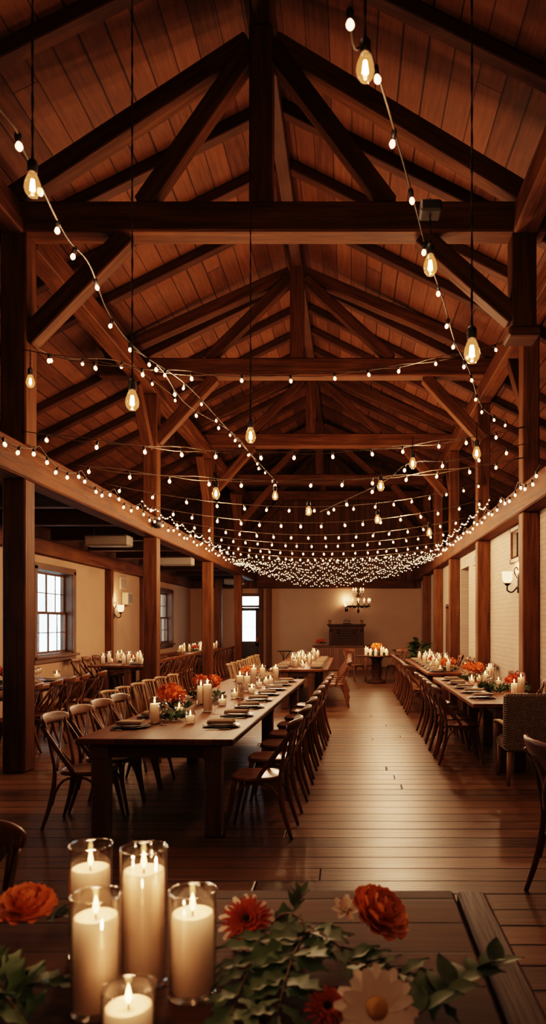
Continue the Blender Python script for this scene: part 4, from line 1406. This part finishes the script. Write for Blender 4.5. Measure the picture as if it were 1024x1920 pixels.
# plants and stands at the far end
def plant(loc, n, L, label, h=.3):
    t = thing('potted_plant', label, 'plant', loc)
    MB().lathe([(0, .001), (.11, .001), (.15, .24), (.165, .25), (.165, .28), (.14, .28), (.13, .25), (0, .24)], 18).build('pot', 'pot', t)
    b = MB()
    for i in range(n):
        a = rng.random() * 2 * PI
        p = Vector((.05 * math.cos(a), .05 * math.sin(a), .26 + h * rng.random()))
        add_leaf(b, orient(p, (math.cos(a), math.sin(a), .6 + J(1.2)), J(2)), L * (.6 + .6 * rng.random()), L * .34, 0, .4)
    b.build('foliage', 'leaf', t)
    b = MB()
    for i in range(6):
        a = rng.random() * 2 * PI
        b.tube([(0, 0, .24), (.06 * math.cos(a), .06 * math.sin(a), .26 + h)], .006, 5)
    b.build('stem', 'stem', t)
def iron_stand(loc, label):
    t = thing('plant_stand', label, 'stand', loc)
    MB().lathe([(0, .80), (.24, .80), (.25, .81), (.24, .82), (0, .82)], 20).build('top', 'iron', t)
    for k in range(3):
        a = 2 * PI * k / 3 + .4
        c, s_ = math.cos(a), math.sin(a)
        MB().tube(spline([(.26 * c, .26 * s_, .001), (.12 * c, .12 * s_, .35), (.06 * c, .06 * s_, .6), (.2 * c, .2 * s_, .80)], 5), .012, 6).build('leg', 'iron', t)
plant((2.22, 22.9, 0), 46, .42, 'dark leafy potted plant by the brick wall at the far end', .85)
iron_stand((1.62, 23.6, 0), 'black iron plant stand at the far end, right of the round table')
iron_stand((-2.05, 22.6, 0), 'black iron plant stand at the far end, left of the counter')
t = thing('dried_flower_spray', 'spray of dried flowers lying on the counter beside the carved cabinet', 'flowers', (-1.06, 26.2, .888))
b = MB()
for i in range(60):
    petal(b, orient(Vector((J(.26), J(.2), .06 + .11 * rng.random())), (J(2), J(2), .6), J(3)), .09, .06, .3, 0, 2, 2)
b.clampz(.001).build('blooms', 'rust', t)
b = MB()
for i in range(40):
    add_leaf(b, orient(Vector((J(.22), J(.22), .05 + .05 * rng.random())), (J(2), J(2), .3), J(2)), .14, .05)
b.tube([(-.15, 0, .008), (.15, .02, .012)], .006, 6)
b.clampz(.001).build('foliage', 'leaf', t)

# ------------------------------------------------------------------ string lights
def bulb_part(rad, seg, parent):
    b = MB().lathe([(0, -.042 - 2.7 * rad), (rad * .55, -.042 - 2.4 * rad), (rad * .95, -.042 - 1.75 * rad), (rad, -.042 - 1.3 * rad), (rad * .8, -.042 - .7 * rad), (rad * .5, -.044), (0, -.043)], seg)
    o = b.build('bulb', 'bulb', parent)
    MB().lathe([(0, -.046), (.014, -.045), (.016, -.004), (.007, .010), (0, .012)], 8).build('socket', 'black', o)
    return o
PROTO = {}
def strand(label, pts, gap, rad=.026, wire=.006, seg=12, sockets=True, twist=False, start=.4, group=None, name='light_string', lamp=0, cap=98, drop=0):
    pts = [Vector(p) for p in pts]
    base = pts[0].copy()
    t = thing(name, label, 'string lights', base, 0, group)
    P = [p - base for p in pts]
    w = MB()
    if twist:
        for ph in (0, PI):
            q = []
            for i, p in enumerate(P):
                e = min(1, i / 3, (len(P) - 1 - i) / 3)
                q.append(p + Vector((0, .012 * math.sin(i * 1.3 + ph), (.016 * math.cos(i * .9 + ph) + .014 * math.sin(i * .23) * (1 if ph else -1)) * e)))
            w.tube(q, wire * .8, 5)
    else:
        w.tube(P, wire, 5)
    d, nxt, n = 0.0, start * gap, 0
    key = (round(rad, 4), seg, sockets)
    for a, b in zip(P, P[1:]):
        L = (b - a).length
        while nxt <= d + L and n < cap:
            p = a + (b - a) * ((nxt - d) / L)
            if key not in PROTO:
                if sockets:
                    o = bulb_part(rad, seg, t)
                else:
                    o = MB().lathe([(0, -.5 * rad - .02), (rad, -.02), (rad * .9, .3 * rad - .02), (0, rad - .02)], seg).build('bulb', 'fairy' if rad < .022 else 'bulb', t)
                PROTO[key] = (o, list(o.children))
            else:
                src, subs = PROTO[key]
                o = clone(src, t)
                for g in subs:
                    clone(g, o)
            if drop:
                e = p + Vector((J(.02), J(.12), -drop * rng.random()))
                w.tube([p, e], wire * .5, 3)
                p = e
            o.location = p
            o.rotation_euler = (J(.5), J(.5), J(6))
            n += 1
            nxt += gap * (1 + J(.30))
        d += L
    w.build('wire', 'wire', t)
    if lamp:
        for k in range(lamp):
            q = pts[int((k + .5) / lamp * (len(pts) - 1))]
            LAMPS.append((q + Vector((0, 0, -.22)), STR_E * (.55 if q.y < 10 else 1 if q.y < 11.5 else 1.35), .06))
    return t
STR_E = 46
def swag(A, B, mid_py, n=40):
    """a hanging curve from A to B whose middle hangs at the given height"""
    A, B = Vector(A), Vector(B)
    m = (A + B) / 2
    zm = EYE - (mid_py - VY) * m.y / F
    s = m.z - zm
    return [A + (B - A) * (k / n) + Vector((0, 0, -s * 4 * (k / n) * (1 - k / n))) for k in range(n + 1)]
lx = LX + .16
rx = RX - .18
TR = [(at(42, 655, 8.02), at(990, 628, 10.44), 703, .55, 'highest cross string, between the nearest posts', 2),
      (at(40, 808, 8.02), at(985, 800, 10.44), 848, .50, 'second cross string behind the nearest one, over the long tables', 2),
      ((lx, 9.3, 3.74), at(982, 858, 10.44), 902, .46, 'third cross string from the front', 2),
      ((lx, 10.6, 3.74), at(900, 905, 14.1), 950, .44, 'fourth cross string from the front, over the long tables', 2),
      ((lx, 12.4, 3.74), (rx, 13.4, 3.98), 980, .38, 'fifth cross string from the front', 2),
      ((lx, 14.3, 3.74), (rx, 15.1, 3.9), 1003, .34, 'sixth cross string from the front, sagging between the beams', 2),
      ((lx, 16.2, 3.74), (rx, 16.6, 3.85), 1019, .30, 'seventh cross string from the front, sagging between the beams', 2),
      ((lx, 17.9, 3.72), (rx, 17.9, 3.74), 1034, .26, 'eighth cross string from the front', 2),
      ((lx, 19.4, 3.72), (rx, 19.2, 3.74), 1046, .20, 'ninth cross string from the front, touching the dense fairy lights', 2)]
for i, (A, B, mp, gap, w_, nl) in enumerate(TR):
    strand('string of round warm bulbs, ' + w_, swag(A, B, mp), gap, .0205 if i < 4 else .022, .0065, 12, True, i < 3, .5, None, 'light_string', nl)
# strings wandering lengthwise from the camera to the middle of the hall
Lp = spline([Vector((-3.55, 1.2, 5.98)), Vector((-2.3, 2.2, 4.6)), at(-30, 170, 3.0), at(45, 285, 3.5), at(122, 440, 4.6), at(168, 497, 5.3), at(205, 590, 6.1), at(262, 660, 7.2), at(350, 722, 8.8), at(432, 810, 10.8), at(520, 905, 14.0)], 8)
LAMPS += [(Lp[k] + Vector((.05, 0, -.2)), e_, .05) for k, e_ in ((30, 6), (42, 9))]
strand('string of round bulbs coming down from the upper left toward the middle of the hall', Lp, .62, .0165, .006, 12, True, False, .9)
Rp = spline([Vector((.25, .6, 7.4)), Vector((.05, 1.7, 5.4)), at(655, -20, 2.7), at(692, 90, 3.1), at(727, 200, 3.6), at(780, 392, 4.6), at(803, 480, 5.1), at(833, 570, 5.9), at(853, 640, 6.8), at(880, 695, 7.8), at(906, 765, 9.2), at(950, 790, 10.3)], 8)
strand('string of round bulbs from the top of the frame down to the nearest right post', Rp, .62, .0165, .006, 12, True, False, .75)
Mp = spline([at(250, 655, 7.8), at(300, 690, 8.4), at(352, 760, 9.6), at(440, 815, 11.5), at(490, 880, 13.5)], 8)
strand('short string of round bulbs hanging between the two upper cross strings', Mp, .8, .020, .006, 12, True, False, .6)
Qp = spline([at(985, 832, 10.42), at(860, 862, 9.8), at(770, 868, 9.6), at(716, 905, 9.6), at(600, 960, 11)], 8)
LAMPS += [(Rp[k] + Vector((-.05, 0, -.2)), e_, .05) for k, e_ in ((32, 4), (50, 8), (62, 8))]
strand('string of round bulbs running from the nearest right post down to the middle', Qp, .62, .020, .006, 12, True, False, .6)
Kp = spline([at(66, 652, 8.0), at(120, 672, 9.0), at(232, 680, 10.4), at(330, 745, 12.2)], 8)
strand('short string of bulbs from the nearest left post back into the roof', Kp, .9, .020, .006, 12, True, False, .7)
# strings draped along the two long beams
def drape(x, ya, yb, z, step, dip):
    out = []
    y = ya
    k = 0
    while y < yb:
        for j in range(6):
            f = j / 6
            out.append((x + J(.02), y + step * f, z - dip * 4 * f * (1 - f)))
        y += step; k += 1
    return out
strand('string of round bulbs draped along the inner face of the left long beam', drape(LX + .235, 6.9, 20.6, 3.70, 1.3, .14), .34, .020, .006, 10, True, False, .5)
strand('second string draped along the top of the left long beam, lights close together', drape(LX + .285, 12.0, 20.2, 3.77, 1.0, .10), .17, .017, .005, 8, False, False, .5)
strand('string of round bulbs draped along the inner face of the right long beam', drape(RX - .205, 9.2, 19.3, 3.72, 1.2, .12), .34, .020, .006, 10, True, False, .5)
strand('second string draped along the right long beam, lights close together', drape(RX - .30, 12.0, 19.2, 3.79, 1.0, .10), .16, .017, .005, 8, False, False, .5)
# the dense fairy lights before the back wall
for i in range(9):
    ya = 21.0 + i * .20
    A = (LX + .17, ya + .25, 3.70 - .02 * (i % 3)); B = (RX - .20, ya - 1.2, 3.72 - .02 * (i % 3))
    P = swag(A, B, 1046 + i * 5.6, 60)
    strand('%s fairy light strand from the front in the dense swag before the back wall' % ORD[i], P, .070, .0165, .0025, 6, False, False, .5, 'dense fairy light swags', 'fairy_light_string', 0, 98, .16)
LAMPS += [(Vector((x, 20.9, 2.75)), 11, .15) for x in (-2.2, -.6, 1.0)]

# ------------------------------------------------------------------ pendant filament bulbs on cords
def pend_proto():
    t = thing('pendant_bulb', 'x', 'pendant light')
    MB().lathe([(0, .0), (.018, .003), (.031, .020), (.036, .040), (.033, .062), (.024, .088), (.017, .104), (.014, .112), (.0, .112)], 20).build('glass_bulb', 'bulb_glass', t)
    b = MB()
    for k in range(6):
        a = 2 * PI * k / 6
        c, s_ = math.cos(a), math.sin(a)
        b.tube([(.011 * c, .011 * s_, .030), (.006 * c, .006 * s_, .078)], .0017, 5)
    b.lathe([(0, .022), (.012, .038), (.010, .06), (0, .075)], 8)
    b.build('filament', 'filament', t)
    MB().lathe([(0, .106), (.0165, .106), (.021, .110), (.0215, .150), (.017, .160), (.006, .168), (0, .168)], 16).build('socket', 'black', t)
    return t
PP = None
def pendant(px, py, yd, top, label, s=1.0, box=False, lamp=0, lean=0.0):
    """PY is where the tip of the bulb shows; the cord climbs from the socket to height TOP"""
    q = at(px, py, yd)
    t = pend_proto()
    t.location = q; t.scale = (s,) * 3
    tag(t, label, 'pendant light')
    L = (top - q.z) / s
    k = 26
    b = MB()
    for ph in (0, PI):
        pts = []
        n = max(12, int(L / .045))
        n = min(n, 160)
        for i in range(n + 1):
            f = i / n
            z = .166 + (L - .166) * f
            pts.append((lean * (z - .166) + .0032 * math.cos(i * 1.15 + ph), .0032 * math.sin(i * 1.15 + ph), z))
        b.tube(pts, .0030, 5)
    b.build('cord', 'cord', t)
    if box:
        MB().box((0, 0, L - .06), (.11, .11, .06), .01).build('junction_box', 'black', t)
    if lamp:
        LAMPS.append((q + Vector((0, 0, -.06)), lamp, .03))
    return t
rz_ = lambda x: roof_z(x) - .01
def hang(px, py, yd, label, **k):
    q = at(px, py, yd)
    return pendant(px, py, yd, rz_(q.x) - .0, label, **k)
hang(61, 370, 3.15, 'hanging filament bulb near the upper left edge of the frame', lamp=2)
hang(685, 153, 2.75, 'hanging filament bulb highest in the frame, right of the king post', lamp=1.5)
hang(248, 770, 3.80, 'hanging filament bulb before the left end of the second truss', lamp=2.5)
hang(885, 681, 3.2, 'hanging filament bulb on a long twisted cord toward the right edge', lamp=2.5)
hang(470, 831, 5.0, 'hanging filament bulb on a long thin cord near the middle of the hall', lamp=4)
pendant(807, 517, 3.7, at(807, 372, 3.7).z, 'filament bulb hung from a small black box below the nearest tie beam', box=True, lamp=2.5)
for (px, py, yd, s, lb) in ((405, 936, 6.6, 1, 'small filament bulb low over the nearest long table, left of the middle'), (774, 879, 7.0, 1, 'small filament bulb among the string lights, right of the middle'),
                            (894, 861, 6.2, 1, 'small filament bulb among the string lights near the right beam'), (714, 921, 7.2, 1, 'small filament bulb just above the dense strings, right of the middle'),
                            (57, 727, 6.0, 1, 'small filament bulb beside the nearest left post'), (579, 967, 8.2, 1, 'small filament bulb in the middle of the string lights, above the aisle'),
                            (708, 982, 8.6, 1, 'small filament bulb hanging lowest in the string lights, above the aisle'), (516, 938, 8.4, 1, 'small filament bulb above the far end of the nearest long table'),
                            (805, 1006, 9.0, 1, 'small filament bulb low before the right long beam')):
    q = at(px, py, yd)
    pendant(px, py, yd, q.z + .32, lb, s)

# ------------------------------------------------------------------ lamps
LAMPS += [(Vector((.3, .6, 2.9)), 8, .1), (Vector((-1.9, 3.4, 3.0)), 4.5, .1), (Vector((1.3, 5.2, 2.9)), 6.5, .1)]  # bulbless fill lamps, added to brighten the foreground and front of the hall
for i, (p, e, r_) in enumerate(LAMPS):
    ld = bpy.data.lights.new('warm_lamp_or_fill', 'POINT')
    ld.energy = e * GAIN; ld.color = (1, .60, .35); ld.shadow_soft_size = r_
    o = bpy.data.objects.new('warm_lamp_or_fill', ld); o.location = p; COL.objects.link(o)

GROUPS = {'timber_post': 'timber posts of the hall', 'roof_truss': 'roof trusses', 'rafter': 'roof rafters', 'ceiling_joist': 'joists across the left aisle ceiling',
          'long_beam': 'long beams on the posts', 'wall_plate': 'roof plates', 'timber_brace': 'braces of the upper posts', 'eave_plate': 'eave plates', 'banquet_table': 'banquet tables',
          'charger_plate': 'charger plates laid on the banquet tables', 'dinner_plate': 'dinner plates on the chargers', 'folded_napkin': 'folded napkins on the plates',
          'fork': 'forks at the places', 'knife': 'knives at the places', 'wine_glass': 'stemmed glasses on the tables', 'glass_cylinder': 'glass cylinders around the candles',
          'pillar_candle': 'pillar candles', 'votive_candle': 'votive candles', 'wall_lamp': 'lit wall lamps', 'pendant_bulb': 'hanging filament bulbs', 'light_string': 'strings of round bulbs',
          'leafy_branch': 'leafy branches on the foreground table', 'leafy_twig': 'leafy twigs on the foreground table', 'ranunculus': 'orange ranunculus flowers', 'flower_bud': 'pale flower buds',
          'flower_centrepiece': 'flower bunches on the tables', 'table_greenery': 'greenery on the tables', 'ceiling_heater': 'box heaters under the aisle ceiling', 'plant_stand': 'iron plant stands',
          'small_urn': 'urns on the cabinet'}
for o in list(SC.objects):
    if o.parent is None and 'category' in o and not o.get('group'):
        stem_ = o.name.split('.')[0]
        if stem_ == 'dining_chair':
            lb = o['label']
            f_ = lb.split(' ')[0]
            o['group'] = ('chairs like the ' + lb[len(f_) + 1:]) if f_ in ORD else 'dining chairs'
        elif stem_ in GROUPS:
            o['group'] = GROUPS[stem_]

# ------------------------------------------------------------------ daylight outside
w = bpy.data.worlds.new('World'); SC.world = w; w.use_nodes = True
nt = w.node_tree
bg = nt.nodes['Background']
tc = nd(nt, 'ShaderNodeTexCoord')
n1 = noise(nt, scaled(nt, tc.outputs['Generated'], (14, 14, 9)), 1.0, 5, .6)
n2 = noise(nt, scaled(nt, tc.outputs['Generated'], (40, 40, 4)), 1.0, 3, .6)
f = mth(nt, 'MULTIPLY', mth(nt, 'ADD', mth(nt, 'MULTIPLY', mth(nt, 'SUBTRACT', n1, .42), 3.0), mth(nt, 'SUBTRACT', n2, .4)), 1.0, True)
nt.links.new(mixc(nt, f, (.80, .93, 1.0), (.36, .47, .50)), bg.inputs[0])
bg.inputs[1].default_value = SKY

# ------------------------------------------------------------------ camera
cd = bpy.data.cameras.new('camera')
cam = bpy.data.objects.new('camera', cd); COL.objects.link(cam)
cam.location = (0, 0, EYE); cam.rotation_euler = (R(90), 0, 0)
cd.sensor_fit = 'AUTO'; cd.sensor_width = 36.0
cd.lens = F / 1920 * 36.0
cd.shift_x = (512 - VX) / 1920; cd.shift_y = (VY - 960) / 1920
cd.clip_start = .05
cd.dof.use_dof = True; cd.dof.focus_distance = 8.5; cd.dof.aperture_fstop = 3.0
SC.camera = cam
SC.view_settings.view_transform = 'Filmic'
SC.view_settings.look = 'High Contrast'
SC.view_settings.exposure = EXPO
SC.cycles.max_bounces = 7
SC.cycles.diffuse_bounces = 3
SC.cycles.glossy_bounces = 3
SC.cycles.transparent_max_bounces = 24
SC.cycles.transmission_bounces = 4
SC.cycles.sample_clamp_indirect = 3.0
SC.cycles.caustics_reflective = False
SC.cycles.caustics_refractive = False
SC.cycles.use_denoising = True
SC.cycles.adaptive_threshold = .015
